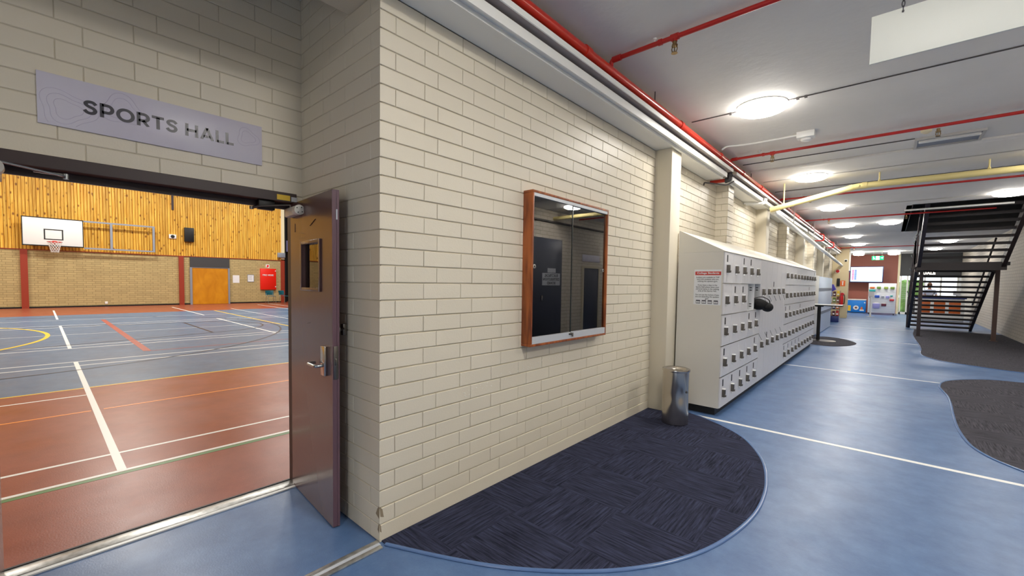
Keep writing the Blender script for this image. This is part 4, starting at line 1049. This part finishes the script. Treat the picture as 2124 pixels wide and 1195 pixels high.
# goods board
pg = thing('display_board', 'white slatted display board hung with packets near the far wall', 'display board', (-.28, 31.05, 0))
m = MB(); m.box(-.86, .30, 31.0, 31.06, .10, 1.75, 0, .004)
build('panel', m, mat('slat_white', (226, 228, 234), .5), pg)
m = MB()
for k in range(12): m.box(-.85, .29, 30.999, 31.0, .2+k*.13, .206+k*.13)
build('slat_groove', m, 'conduit', pg, smooth=False)
m = MB()
for x in (-.8, .24): m.box(x-.02, x+.02, 31.0, 31.3, 0.001, .10)
build('foot', m, 'darkgrey', pg, smooth=False)
items = [(-.70, 1.50, .13, .09, 'orange', 'orange packet at the top left of the white display board'), (-.70, 1.34, .17, .11, 'teal', 'large teal packet under the orange one on the display board'),
         (-.42, 1.50, .11, .12, 'green', 'first green packet in the top row of the display board'), (-.12, 1.50, .11, .12, 'lime', 'middle green packet in the top row of the display board'), (.14, 1.50, .11, .12, 'green', 'last green packet in the top row of the display board'),
         (-.74, 1.0, .09, .14, 'grey', 'grey packet at the left of the second row on the display board'), (-.48, 1.02, .13, .13, 'blue', 'blue packet in the second row of the display board'), (-.24, 1.0, .08, .12, 'grey', 'small grey packet in the middle of the second row'),
         (-.04, 1.0, .09, .12, 'lilac', 'lilac packet right of centre on the display board'), (.14, .84, .12, .10, 'red', 'red packet at the right edge of the display board'), (.12, 1.06, .07, .07, 'teal', 'tiny teal packet above the red one'),
         (-.50, .50, .19, .25, 'lilac', 'large lilac kickboard low on the display board'), (-.18, .56, .13, .13, 'maroon', 'dark maroon packet low on the display board')]
for x, z, wq, hq, c_, lb in items:
    t = thing('hanging_packet', lb, 'packet', (x, 30.95, z), group='packets on the display board')
    m = MB(); m.box(x-wq*.8, x+wq*.8, 30.93, 30.98, z-hq*.6, z+hq*.5, 0, .02, 3); build('pack', m, GOODS[c_], t)
    m = MB(); m.box(x-wq*.5, x+wq*.5, 30.955, 30.97, z+hq*.5, z+hq*.75); m.cyl((x, 30.96, z+hq*.7), (x, 30.998, z+hq*.72), .008, 6); build('header_card', m, GOODS['white'], t)
# stanchion
sn = thing('barrier_post', 'white barrier post with flat round base in front of the display board', 'barrier post', (-.67, 28.36, 0))
m = MB(); m.lathe([(.17, .001), (.17, .012), (.03, .03)], (-.67, 28.36, 0), 28); build('base', m, 'alu', sn)
m = MB(); m.tube([(-.67, 28.36, .02), (-.67, 28.36, .95)], .035, 14); m.tube([(-.67, 28.36, .95), (-.67, 28.36, 1.03)], .045, 14); build('post', m, 'whiteplastic', sn)
m = MB(); m.box(-.78, -.56, 28.34, 28.36, 1.05, 1.30, 0, .004); build('notice_plate', m, GOODS['white'], sn)

# beige pillar with extinguisher, signs and camera
w = MB(); w.box(-2.14, -1.5, 25.95, 26.5, 0, ZC); struct(build('pillar', w, 'beige', smooth=False))
w = MB(); w.box(-1.5, -1.44, 25.97, 26.03, 2.3, 3.2); struct(build('trim_6', w, 'duct', smooth=False))
cm = thing('dome_camera', 'small white dome camera on the beige pillar', 'camera', (-1.62, 25.9, 2.75))
m = MB(); m.box(-1.68, -1.56, 25.93, 25.95, 2.74, 2.86, 0, .01); m.lathe([(.06, -.02), (.06, .0)], (-1.62, 25.93, 2.8), 18, axis='Y'); build('base', m, 'whiteplastic', cm)
m = MB(); m.ellipsoid((-1.62, 25.905, 2.78), .045, .04, .045, 0, 14, 10); build('dome', m, 'black', cm)
fx = thing('fire_extinguisher', 'red fire extinguisher hung low on the beige pillar', 'fire extinguisher', (-1.7, 25.88, .62))
m = MB(); m.lathe([(.075, .62), (.082, .65), (.082, 1.02), (.06, 1.09), (.025, 1.11), (.025, 1.14)], (-1.72, 25.865, 0), 20); build('cylinder', m, 'extred', fx)
m = MB(); m.box(-1.75, -1.69, 25.84, 25.89, 1.14, 1.19, 0, .006); m.tube([(-1.72, 25.865, 1.18), (-1.66, 25.865, 1.23)], .012, 8); build('valve', m, 'black', fx)
m = MB(); m.tube(spline([(-1.70, 25.865, 1.16), (-1.62, 25.85, 1.16), (-1.585, 25.85, .98), (-1.60, 25.85, .74), (-1.63, 25.86, .66)], 6), .016, 8); build('hose', m, 'black', fx)
m = MB(); m.box(-1.79, -1.65, 25.93, 25.95, .7, 1.1); build('bracket', m, 'black', fx, smooth=False)
es = thing('extinguisher_sign', 'orange extinguisher location sign on the beige pillar', 'sign', (-1.66, 25.94, 1.68))
m = MB(); m.box(-1.80, -1.60, 25.943, 25.95, 1.55, 1.82); build('plate', m, 'safetyorange', es, smooth=False)
m = MB(); m.box(-1.72, -1.68, 25.94, 25.943, 1.60, 1.74); m.box(-1.74, -1.66, 25.94, 25.943, 1.75, 1.78); build('pictogram', m, GOODS['white'], es, smooth=False)
m = MB(); m.box(-1.93, -1.81, 25.90, 25.95, 1.55, 1.92, 0, .01); tag(build('speaker_box', m, 'black'), 'small black box on the beige pillar beside the orange sign', 'box')
fb = thing('alarm_bell', 'small red alarm bell on the wall near the beige pillar', 'alarm', (-1.9, 25.9, 2.3))
m = MB(); m.lathe([(.02, -.05), (.07, -.035), (.075, 0)], (-1.92, 25.94, 2.28), 18, axis='Y'); build('gong', m, 'extred', fb)
m = MB(); m.box(-2.0, -1.84, 25.94, 25.95, 2.2, 2.36); build('backplate', m, GOODS['white'], fb, smooth=False)

# goods stand in front of the pillar
gs = thing('snack_stand', 'narrow display stand crowded with coloured packets beside the blue cupboard', 'stand', (-1.74, 22.8, 0))
m = MB(); m.box(-1.93, -1.56, 22.6, 23.0, .005, .26, 0, .01); build('base', m, 'navy', gs)
m = MB()
for z in (.26, .55, .84, 1.1): m.box(-1.93, -1.56, 22.6, 23.0, z, z+.012)
for x in (-1.93, -1.57): m.box(x, x+.012, 22.98, 23.0, .26, 1.35)
build('shelf', m, 'darkgrey', gs, smooth=False)
m = MB(); m.prism([(-1.93, 22.6, 1.25), (-1.70, 22.6, 1.40), (-1.80, 22.6, 1.62), (-1.93, 22.6, 1.62)], (0, .35, 0)); build('topper', m, GOODS['violet'], gs, smooth=False)
cs = ['brown', 'maroon', 'red', 'grey', 'navy', 'orange', 'white', 'green', 'brown', 'blue', 'maroon', 'yellow']
shelfname = ['lowest', 'second', 'third', 'top']; pos = ['left', 'middle', 'right']
k = 0
for si, z in enumerate((.272, .562, .852, 1.112)):
    for q in range(3):
        x = -1.87+q*.125
        t = thing('snack_packet', '%s packet at the %s of the %s shelf of the snack stand' % (cs[k], pos[q], shelfname[si]), 'packet', (x, 22.72, z), group='packets on the snack stand')
        m = MB(); m.box(x-.05, x+.05, 22.66, 22.78, z, z+.17+.03*((k*7) % 3), 0, .018, 3); build('pack', m, GOODS[cs[k]], t)
        m = MB(); m.box(x-.03, x+.03, 22.657, 22.66, z+.05, z+.11); build('label', m, GOODS['white' if cs[k] != 'white' else 'red'], t, smooth=False)
        k += 1
m = MB(); m.lathe([(.06, -.05), (.075, 0), (.06, .05)], (-1.49, 22.8, 1.20), 18, axis='Y'); m.tube([(-1.49, 22.8, 1.20), (-1.62, 22.85, 1.27)], .01, 8)
tag(build('price_disc', m, 'extred'), 'round red disc on an arm at the side of the snack stand', 'sign')

# reception desk and the person behind it
dk = thing('reception_desk', 'reception desk with navy top and three orange front panels behind the stairs', 'desk', (1.8, 28.3, 0))
m = MB(); m.box(1.0, 2.62, 28.05, 28.75, .02, 1.04, 0, .005); build('body', m, 'whiteplastic', dk)
m = MB(); m.box(.96, 2.68, 27.98, 28.8, 1.04, 1.14, 0, .01); build('counter_top', m, 'navy', dk)
for x in (1.12, 1.62, 2.12):
    m = MB(); m.box(x, x+.38, 28.03, 28.05, .30, .95, 0, .004); build('orange_panel', m, 'orange', dk)
m = MB(); m.box(2.25, 2.5, 28.3, 28.34, 1.2, 1.42, 0, .01); m.box(2.35, 2.4, 28.32, 28.36, 1.14, 1.22); tag(build('monitor', m, 'lockerin'), 'pale computer monitor back on the reception desk', 'monitor')

def skin_body(name, verts, edges, radii, matn, parent, levels=1):
    me = bpy.data.meshes.new(name); me.from_pydata(verts, edges, []); o = bpy.data.objects.new(name, me); COL.objects.link(o)
    md = o.modifiers.new('s', 'SKIN'); sv = me.skin_vertices[0].data
    for i, r in enumerate(radii): sv[i].radius = (r, r) if not isinstance(r, tuple) else r; sv[i].use_root = (i == 0)
    ss = o.modifiers.new('d', 'SUBSURF'); ss.levels = levels; ss.render_levels = levels
    dg = bpy.context.evaluated_depsgraph_get(); dg.update()
    m2 = bpy.data.meshes.new_from_object(o.evaluated_get(dg)); bpy.data.objects.remove(o); bpy.data.meshes.remove(me)
    bm = bmesh.new(); bm.from_mesh(m2); bpy.data.meshes.remove(m2); mb = MB(); mb.bm.free(); mb.bm = bm
    return build(name, mb, matn, parent, ang=180)
px, py = 1.50, 29.17
pe = thing('person', 'person in a pale blue shirt standing behind the far reception desk', 'person', (px, py, 0))
V = [(0, 0, .94), (0, 0, 1.15), (0, 0, 1.36), (0, 0, 1.46), (0, -.01, 1.54), (0, -.02, 1.66),
     (-.18, 0, 1.40), (-.25, -.05, 1.15), (-.20, -.24, 1.10), (-.16, -.30, 1.10), (.18, 0, 1.40), (.25, -.05, 1.15), (.20, -.24, 1.10), (.16, -.30, 1.10),
     (-.10, 0, .88), (-.11, 0, .48), (-.11, .02, .08), (-.11, -.10, .04), (.10, 0, .88), (.11, 0, .48), (.11, .02, .08), (.11, -.10, .04)]
Ed = [(0, 1), (1, 2), (2, 3), (3, 4), (4, 5), (2, 6), (6, 7), (7, 8), (8, 9), (2, 10), (10, 11), (11, 12), (12, 13), (0, 14), (14, 15), (15, 16), (16, 17), (0, 18), (18, 19), (19, 20), (20, 21)]
Ra = [.14, .135, .15, .075, .055, .09, .07, .05, .038, .03, .07, .05, .038, .03, .09, .065, .045, .04, .09, .065, .045, .04]
V = [(px+a, py+b, c_) for a, b, c_ in V]
body = skin_body('body', V, Ed, Ra, 'skin', pe)
m = MB(); m.ellipsoid((px, py+.015, 1.70), .092, .105, .10, 0, 18, 12); bmesh.ops.delete(m.bm, geom=[v_ for v_ in m.bm.verts if v_.co.z < 1.66 and v_.co.y < py-.0], context='VERTS'); build('hair', m, 'hair', pe)
skin_body('shirt', V[:3]+[V[3], V[6], V[7], V[10], V[11]], [(0, 1), (1, 2), (2, 3), (2, 4), (4, 5), (2, 6), (6, 7)], [.15, .145, .16, .085, .078, .06, .078, .06], 'shirt', pe)
skin_body('trousers', [V[0], V[14], V[15], V[16], V[18], V[19], V[20]], [(0, 1), (1, 2), (2, 3), (0, 4), (4, 5), (5, 6)], [.148, .098, .075, .058, .098, .075, .058], 'trouser', pe)
m = MB()
for s in (-1, 1): m.ellipsoid((px+s*.032, py-.098, 1.675), .008, .005, .005, 1, 8, 6); m.ellipsoid((px+s*.092, py-.01, 1.66), .012, .02, .03, 0, 8, 6)
m.ellipsoid((px, py-.112, 1.645), .013, .018, .02, 0, 8, 6); m.ellipsoid((px, py-.098, 1.605), .025, .006, .006, 2, 8, 6)
build('face', m, ['skin', 'tag', 'signred'], pe)

# ================================================================== opposite wall (seen in the glass of the case)
d3 = bpy.data.objects.new('door_3', None); COL.objects.link(d3); d3.location = (XR, 9.2, 0); struct(d3); d3['label'] = 'tall slate cupboard door opposite, labelled electrical distribution board'
m = MB(); m.box(XR-.03, XR-.003, 8.1, 9.88, .02, 2.71, 0, .004); build('leaf', m, 'ductgrey', d3)
m = MB(); m.box(XR-.036, XR-.03, 8.975, 9.79, 1.43, 1.765); lp = build('label_plate', m, 'labelgrey', d3, smooth=False)
lettering('lettering', 'ELECTRICAL\nDISTRIBUTION\nBOARD', (XR-.036, 9.38, 1.597), (0, -1, 0), (0, 0, 1), .74, .28, 'letter', lp, .002, .02)
m = MB(); m.box(XR-.036, XR-.03, 9.21, 9.58, 1.78, 1.90); build('small_plate', m, 'labelgrey', d3, smooth=False)
m = MB(); m.box(XR-.06, XR-.03, 8.93, 8.98, 1.0, 1.16, 0, .006); build('handle', m, 'steel', d3)
d4 = bpy.data.objects.new('door_4', None); COL.objects.link(d4); d4.location = (XR, 11.5, 0); struct(d4); d4['label'] = 'slate room door opposite, under a small grey sign'
m = MB(); m.box(XR-.03, XR-.003, 11.06, 11.92, .01, 1.965, 0, .004); build('leaf', m, 'ductgrey', d4)
m = MB(); m.box(XR-.045, XR-.002, 10.99, 11.06, 0, 2.03); m.box(XR-.045, XR-.002, 11.92, 11.99, 0, 2.03); m.box(XR-.045, XR-.002, 11.06, 11.92, 1.965, 2.03); build('frame', m, 'joint', d4, smooth=False)
m = MB(); m.box(XR-.02, XR-.003, 11.0, 12.0, 2.17, 2.38, 0, .002); tag(build('door_sign', m, 'signgrey'), 'blank lilac sign above the opposite slate door, seen reflected in the case', 'sign')
m = MB(); m.tube([(XR-.04, -4, 3.17), (XR-.04, 13.5, 3.17)], .03, 10); tag(build('wall_pipe', m, 'cable'), 'dark pipe along the top of the opposite wall, seen reflected in the case', 'pipe')

# ================================================================== SPORTS HALL
XH = -28.24
hf = MB()
for a, b, mi in ((-3.312, -8.0, 0), (-8.0, -22.9, 1), (-22.9, -29.6, 0)): hf.box(b, a, -9.0, 15.0, -.12, 0, mi)
def hx(x, w, mi, y0=-9.0, y1=15.0, z=.0012): hf.box(x-w/2, x+w/2, y0, y1, -.001, z, mi)
def hy(y, w, mi, x0, x1, z=.0016): hf.box(min(x0, x1), max(x0, x1), y-w/2, y+w/2, -.001, z, mi)
for x in (-4.88, -4.415): hx(x, .04, 2)
hx(-4.36, .055, 5, z=.0011); hx(-7.54, .04, 2, -9, .37); hx(-6.62, .035, 4, -9, .36); hx(-6.62, .035, 4, .46, 15); hx(-8.02, .045, 3)
for x in (-10.08, -10.54, -12.50, -12.94, -17.65, -18.25): hx(x, .045, 2)
for x in (-15.4, -20.4): hx(x, .03, 2)
for x0, x1 in ((-4.42, -10.54), (-12.50, -18.27), (-20.8, -26.1)): hy(.40, .055, 2, x0, x1)
for x0, x1 in ((-20.2, -26.2), (-12.5, -18.4)): hy(4.31, .055, 2, x0, x1)
hy(8.1, .055, 2, -20, -26.4); hy(6.15, .035, 2, -14, -23.8); hy(8.9, .05, 2, -22, -27.2); hy(5.23, .06, 3, -8, -22.7)
hy(1.434, .12, 6, -11.19, -20.0, .0020); hx(-11.15, .04, 6, 1.43, 9, .0015)
hy(3.13, .06, 7, -13.75, -17.2)
def arc(cx, cy, r, w, a0, a1, mi, n=48, z=.0024):
    for k in range(n):
        a, b = a0+(a1-a0)*k/n, a0+(a1-a0)*(k+1)/n
        hf.poly([(cx+(r-w/2)*math.cos(a), cy+(r-w/2)*math.sin(a), z), (cx+(r+w/2)*math.cos(a), cy+(r+w/2)*math.sin(a), z), (cx+(r+w/2)*math.cos(b), cy+(r+w/2)*math.sin(b), z), (cx+(r-w/2)*math.cos(b), cy+(r-w/2)*math.sin(b), z)], mi)
arc(-15.6, -4.85, 4.98, .08, 0, PI, 3)
arc(-15.6, -1.03, 6.15, .05, .05, PI-.05, 7)
arc(-15.5, 3.1, 1.72, .05, 0, PI, 7)
for s in (1, -1):
    a, b = Vector((-15.5+s*2.6, -.6, .0024)), Vector((-15.5+s*1.75, 3.13, .0024)); dv = (b-a).normalized(); pv = Vector((-dv.y, dv.x, 0))*.025
    q = [a+pv, b+pv, b-pv, a-pv]; hf.poly(q if (q[1]-q[0]).cross(q[2]-q[0]).z > 0 else q[::-1], 7)
for bfc in hf.bm.faces:
    if abs(bfc.normal.z) < 1e-9: bfc.normal_update()
bmesh.ops.recalc_face_normals(hf.bm, faces=[q for q in hf.bm.faces if len(q.edges) == 4 and all(e.is_boundary for e in q.edges)]) if False else None
struct(build('hall_floor', hf, ['court_orange', 'court_blue', 'line_white', 'line_yellow', 'line_orange', 'line_green', 'line_red', 'line_black'], smooth=False))
w = MB(); w.box(XH-.3, XH, -9, 10.17, 0, 2.6); struct(build('wall_hall', w, 'hallbrick', smooth=False))
# pine boarding, one rounded board after the other
m = MB(); y = -9.0
while y < 10.0:
    wd = .105
    pr = [(XH, y+.004), (XH+.016, y+.012), (XH+.026, y+.035), (XH+.026, y+.070), (XH+.016, y+.093), (XH, y+.101)]
    a = [m.bm.verts.new((x, q, 2.6)) for x, q in pr]; b = [m.bm.verts.new((x, q, 8.2)) for x, q in pr]
    for i in range(5): m.bm.faces.new((a[i], a[i+1], b[i+1], b[i]))
    m.bm.faces.new(a)
    y += wd
m.recalc = True
struct(build('wall_hall_boarding', m, 'pine', smooth=False))
w = MB(); w.box(XH-.3, XH+.003, -9, 10.17, 2.6, 8.2); struct(build('wall_hall_upper', w, mat('board_gap', (120, 72, 14), .8), smooth=False))
w = MB(); w.box(XH, XH+.04, -9, 10.17, 2.57, 2.60); struct(build('trim_7', w, 'postred', smooth=False))
w = MB(); w.box(XH, XH+.02, -9, 5.42, .0, .07); w.box(XH, XH+.02, 7.25, 9.95, 0, .07); struct(build('baseboard_hall', w, 'black', smooth=False))
for y0_, y1_, z1_ in ((-.49, -.28, 2.57), (4.953, 5.16, 2.57), (9.955, 10.16, 2.57)):
    w = MB(); w.box(XH, XH+.1, y0_, y1_, 0, z1_); struct(build('post', w, 'postred', smooth=False))
w = MB(); w.box(XH, XH+.08, 9.985, 10.17, 2.65, 8.2); struct(build('trim_8', w, 'cream', smooth=False))
w = MB(); w.box(XH+.08, XH+.2, 9.74, 10.17, 2.76, 3.05, 0, .02); tag(build('heater_box', w, 'grey'), 'grey box at the foot of the cream strip on the pine wall', 'box')
w = MB(); w.box(-29.6, -29.4, 10.17, 15, 0, 8.2); w.box(-29.4, XH, 10.2, 10.3, 0, 8.2); struct(build('wall_hall_recess', w, 'drape', smooth=False))
w = MB(); w.box(-29.2, -29.0, 10.4, 12.0, 3.2, 3.9); tag(build('recess_panel', w, GOODS['lilac']), 'pale blue panel in the dark gap right of the pine wall', 'panel')
w = MB(); w.box(-29.6, -3.31, 14.9, 15.0, 0, 8.2); struct(build('wall_hall_right', w, 'drape', smooth=False))
w = MB(); w.box(-29.6, -3.31, -9.1, -9.0, 0, 8.2); struct(build('wall_hall_left', w, mat('hall_side_pine', (226, 180, 90), .6), smooth=False))
w = MB(); w.box(-3.31, -3.30, -9, -.2, 0, 8.2); w.box(-3.31, -3.30, 1.27, 15, 0, 8.2); w.box(-3.31, -3.30, -.2, 1.27, 2.11, 8.2); struct(build('wall_hall_near', w, 'paint_flat', smooth=False))
w = MB(); w.box(-29.6, -3.30, -9.1, 15, 8.2, 8.3); struct(build('hall_ceiling', w, 'hallceil', smooth=False))

# hall door with dark transom panel
d5 = bpy.data.objects.new('door_5', None); COL.objects.link(d5); d5.location = (XH, 6.33, 0); struct(d5); d5['label'] = 'ochre timber double door at the far side of the sports hall'
m = MB(); m.box(XH+.005, XH+.05, 5.515, 7.165, .01, 1.99); build('leaf', m, 'halldoor', d5, smooth=False)
m = MB(); m.box(XH+.005, XH+.09, 5.42, 5.515, 0, 2.01); m.box(XH+.005, XH+.09, 7.165, 7.245, 0, 2.01); m.box(XH+.005, XH+.07, 5.515, 7.165, 1.99, 2.01); build('frame', m, 'grey', d5, smooth=False)
m = MB(); m.box(XH+.005, XH+.06, 5.43, 7.245, 2.015, 2.56); build('transom_panel', m, 'darkgrey', d5, smooth=False)

# basketball backboard on its wall frame
bb = thing('basketball_backboard', 'white basketball backboard with hoop and net on the pine wall', 'backboard', (XH+.55, .5, 3.4))
xb = XH+.35
m = MB(); m.box(xb, xb+.04, -.405, 1.425, 2.77, 3.985, 0, .004); build('board', m, 'boardwhite', bb)
m = MB(); 
for a in ((-.42, 1.44, 2.745, 2.79), (-.42, 1.44, 3.965, 4.0), (-.42, -.39, 2.79, 3.965), (1.41, 1.44, 2.79, 3.965)): m.box(xb-.01, xb+.05, *a)
build('edge_border', m, 'tag', bb, smooth=False)
m = MB()
for a in ((.217, .80, 3.035, 3.075), (.217, .80, 3.46, 3.50), (.217, .257, 3.075, 3.46), (.76, .80, 3.075, 3.46)): m.box(xb+.04, xb+.046, *a)
build('target_square', m, 'tag', bb, smooth=False)
hcx, hcy, hcz = xb+.40, .525, 2.93
m = MB(); m.tube([(hcx+.225*math.cos(a), hcy+.225*math.sin(a), hcz) for a in [2*PI*k/32 for k in range(32)]], .012, 8, closed=True); m.box(xb+.04, xb+.18, hcy-.06, hcy+.06, hcz-.06, hcz+.06)
for s in (-1, 1): m.tube([(xb+.05, hcy+s*.08, hcz-.05), (hcx-.05, hcy+s*.2, hcz)], .01, 6)
hp = build('hoop', m, 'ringred', bb)
m = MB()
for k in range(12):
    for s in (-1, 1):
        pts = []
        for q in range(7):
            a = 2*PI*(k+s*q*.5)/12; r = .225-.11*(q/6)**.7; pts.append((hcx+r*math.cos(a), hcy+r*math.sin(a), hcz-.01-q*.075))
        m.tube(pts, .008, 5)
build('net', m, 'net', hp)
m = MB()
for a in ((-.3, -.24), (1.2, 1.26)): m.box(XH+.027, xb, a[0], a[1], 2.9, 2.95); m.box(XH+.027, xb, a[0], a[1], 3.8, 3.85)
build('wall_arm', m, 'framegrey', bb, smooth=False)
fr = thing('slide_frame', 'grey steel slide frame extending right of the backboard', 'frame', (XH+.3, 2.7, 3.3))
x0_, x1_ = XH+.28, XH+.34
for z in (2.70, 3.93):
    m = MB(); m.box(x0_, x1_, 1.45, 3.97, z, z+.07); build('rail', m, 'framegrey', fr, smooth=False)
for y in (2.33, 3.88):
    m = MB(); m.box(x0_-.0, x1_-.0, y, y+.085, 2.77, 3.93); m.box(XH+.027, x0_, y+.02, y+.06, 2.8, 2.85); m.box(XH+.027, x0_, y+.02, y+.06, 3.85, 3.9); build('upright', m, 'framegrey', fr, smooth=False)

# small things on the far wall
m = MB(); m.box(XH+.026, XH+.2, 5.20, 5.605, 3.36, 4.1, 0, .01); tag(build('loudspeaker', m, 'black'), 'black loudspeaker on the pine wall above the ochre door', 'speaker')
vl = thing('wall_fan', 'small white box with round dark centre on the pine wall beside the loudspeaker', 'vent', (XH+.03, 4.72, 3.58))
m = MB(); m.box(XH+.027, XH+.08, 4.57, 4.87, 3.48, 3.69, 0, .008); build('box', m, 'whiteplastic', vl)
m = MB(); m.lathe([(.085, 0), (.08, .02), (.045, .03)], (XH+.08, 4.72, 3.585), 20, axis='X'); build('grille', m, 'tag', vl)
m = MB(); m.box(XH+.026, XH+.06, 4.70, 4.79, 4.97, 8.2); tag(build('dark_rail', m, 'head', smooth=False), 'dark vertical rail hanging high on the pine wall', 'rail')
n3 = thing('wall_paper', 'plain white paper notice on the brick right of the ochre door', 'notice', (XH, 7.58, 1.4)); m = MB(); m.box(XH+.001, XH+.006, 7.41, 7.74, 1.185, 1.62); build('sheet', m, 'paper', n3, smooth=False)
n4 = thing('framed_notice', 'framed white notice on the brick beside the scarlet cabinet', 'notice', (XH, 8.32, 1.46))
m = MB(); m.box(XH+.004, XH+.012, 8.17, 8.47, 1.27, 1.65); build('sheet', m, 'paper', n4, smooth=False)
m = MB()
for a in ((8.15, 8.49, 1.65, 1.675), (8.15, 8.49, 1.25, 1.27), (8.15, 8.17, 1.27, 1.65), (8.47, 8.49, 1.27, 1.65)): m.box(XH+.001, XH+.02, *a)
build('frame', m, 'grey', n4, smooth=False)
m = MB()
for k in range(5): m.box(XH+.012, XH+.013, 8.22, 8.40-.03*(k % 2), 1.36+k*.05, 1.372+k*.05)
build('text_lines', m, 'screenline' if False else 'grey', n4, smooth=False)
fc = thing('fire_hose_cabinet', 'scarlet fire hose cabinet with white lettering on the hall brick wall', 'cabinet', (XH, 9.23, 1.42))
m = MB(); m.box(XH+.001, XH+.12, 8.81, 9.66, .795, 2.054, 0, .006); build('door', m, 'signscarlet', fc)
lettering('lettering', 'FIRE HOSE', (XH+.12, 9.22, 1.66), (0, 1, 0), (0, 0, 1), .60, .10, 'paper', fc, .004, .03)
m = MB()
for z in (.94, 1.9): m.box(XH+.12, XH+.13, 9.60, 9.65, z, z+.05)
build('hinge', m, 'paper', fc, smooth=False)
n5 = thing('hose_symbol', 'small red and white symbol above the scarlet cabinet', 'sign', (XH, 9.23, 2.2))
m = MB(); m.box(XH+.001, XH+.008, 9.13, 9.33, 2.11, 2.31); build('plate', m, 'paper', n5, smooth=False)
m = MB(); m.lathe([(.06, .008), (.06, .011)], (XH, 9.24, 2.22), 18, axis='X'); m.box(XH+.008, XH+.011, 9.16, 9.24, 2.13, 2.17); build('pictogram', m, 'signscarlet', n5, smooth=False)
m = MB(); m.box(XH+.001, XH+.02, 2.11, 2.21, .12, .24, 0, .005); tag(build('power_outlet', m, 'whiteplastic'), 'small white power outlet low on the hall brick wall', 'outlet')

# two teal plastic chairs
def chair(x, y, rz, lb, src=None):
    if src: return copy_tree(src, None, None, lb)
    t = thing('plastic_chair', lb, 'chair', (0, 0, 0), 0, 'teal chairs by the hall wall')
    m = MB(); pts = []
    prof = [(-.20, .44), (-.12, .43), (.10, .435), (.19, .445), (.215, .43)]
    for nm, pr, w0 in (('seat', [(-.20, .445), (-.10, .43), (.08, .432), (.18, .442), (.21, .43)], .22), ('backrest', [(-.215, .50), (-.225, .58), (-.24, .68), (-.265, .76)], .22)):
        mm = MB(); rows = []
        for i, (a, z) in enumerate(pr):
            row = []
            for k in range(9):
                s = -1+k/4; q = w0*(1-.04*(i == len(pr)-1))
                row.append((a-(.03*(1-s*s) if nm == 'backrest' else 0), s*q, z+(.012*s*s if nm == 'seat' else 0)))
            rows.append(row)
        vt = [[mm.bm.verts.new(p) for p in r] for r in rows]
        for r1, r2 in zip(vt, vt[1:]):
            for k in range(8): mm.bm.faces.new((r1[k], r1[k+1], r2[k+1], r2[k]))
        r = bmesh.ops.solidify(mm.bm, geom=mm.bm.faces[:], thickness=.012); mm.recalc = True
        build(nm, mm, 'teal', t, ang=60)
    for sy in (-1, 1):
        mm = MB(); mm.tube([(.15, sy*.19, .435), (.20, sy*.21, 0.001)], .011, 8); build('leg', mm, 'chrome', t)
        mm = MB(); mm.tube(bend([(-.235, sy*.17, .62), (-.205, sy*.18, .45), (-.16, sy*.19, .425), (-.22, sy*.21, .001)], .04), .011, 8); build('leg', mm, 'chrome', t)
    return t
c1 = chair(0, 0, 0, 'teal plastic chair directly under the scarlet cabinet')
c2 = copy_tree(c1, None, None, 'teal plastic chair beside the red post at the end of the wall')
c1.matrix_basis = Matrix.Translation((-26.95, 8.97, .002)) @ Matrix.Rotation(0, 4, 'Z')
c2.matrix_basis = Matrix.Translation((-26.9, 9.70, .002)) @ Matrix.Rotation(.5, 4, 'Z')

# ================================================================== lights
def area(name, loc, sx, sy, power, col, rot=(0, 0, 0)):
    l = bpy.data.lights.new(name, 'AREA'); l.shape = 'RECTANGLE'; l.size = sx; l.size_y = sy; l.energy = power; l.color = col
    o = bpy.data.objects.new(name, l); COL.objects.link(o); o.location = loc; o.rotation_euler = rot; return o
for i, (x, pw) in enumerate(((-7.0, 100), (-13.0, 175), (-19.0, 265), (-24.0, 335))):
    for y in (-4.5, 2.2, 8.5):
        area('high_bay_lamp', (x, y, 7.8), .6, 1.2, pw, (1, .965, .9))

w = bpy.data.worlds.new('W'); SC.world = w; w.use_nodes = True
w.node_tree.nodes['Background'].inputs['Color'].default_value = (.85, .92, 1, 1); w.node_tree.nodes['Background'].inputs['Strength'].default_value = 2.2

# ================================================================== camera
cam = bpy.data.cameras.new('camera'); co = bpy.data.objects.new('camera', cam); COL.objects.link(co); SC.camera = co
yaw, pitch, roll = math.radians(41.451), math.radians(-2.638), math.radians(-.924)
F_, CX, CY = 875.365, 1069.642, 624.408
fw = Vector((-math.sin(yaw)*math.cos(pitch), math.cos(yaw)*math.cos(pitch), math.sin(pitch)))
rt = Vector((math.cos(yaw), math.sin(yaw), 0)); dn = fw.cross(rt)
r2 = rt*math.cos(roll)+dn*math.sin(roll); d2 = dn*math.cos(roll)-rt*math.sin(roll)
co.matrix_world = Matrix(((r2.x, -d2.x, -fw.x, 0), (r2.y, -d2.y, -fw.y, 0), (r2.z, -d2.z, -fw.z, 1.52), (0, 0, 0, 1)))
cam.sensor_fit = 'HORIZONTAL'; cam.sensor_width = 36; cam.lens = F_/2124*36
cam.shift_x = (1062-CX)/2124; cam.shift_y = (CY-597.5)/2124
cam.clip_start = .05; cam.clip_end = 200

SC.view_settings.view_transform = 'Standard'; SC.view_settings.look = 'None'
SC.view_settings.gamma = 1; SC.view_settings.use_curve_mapping = False
SC.view_settings.exposure = 0.17
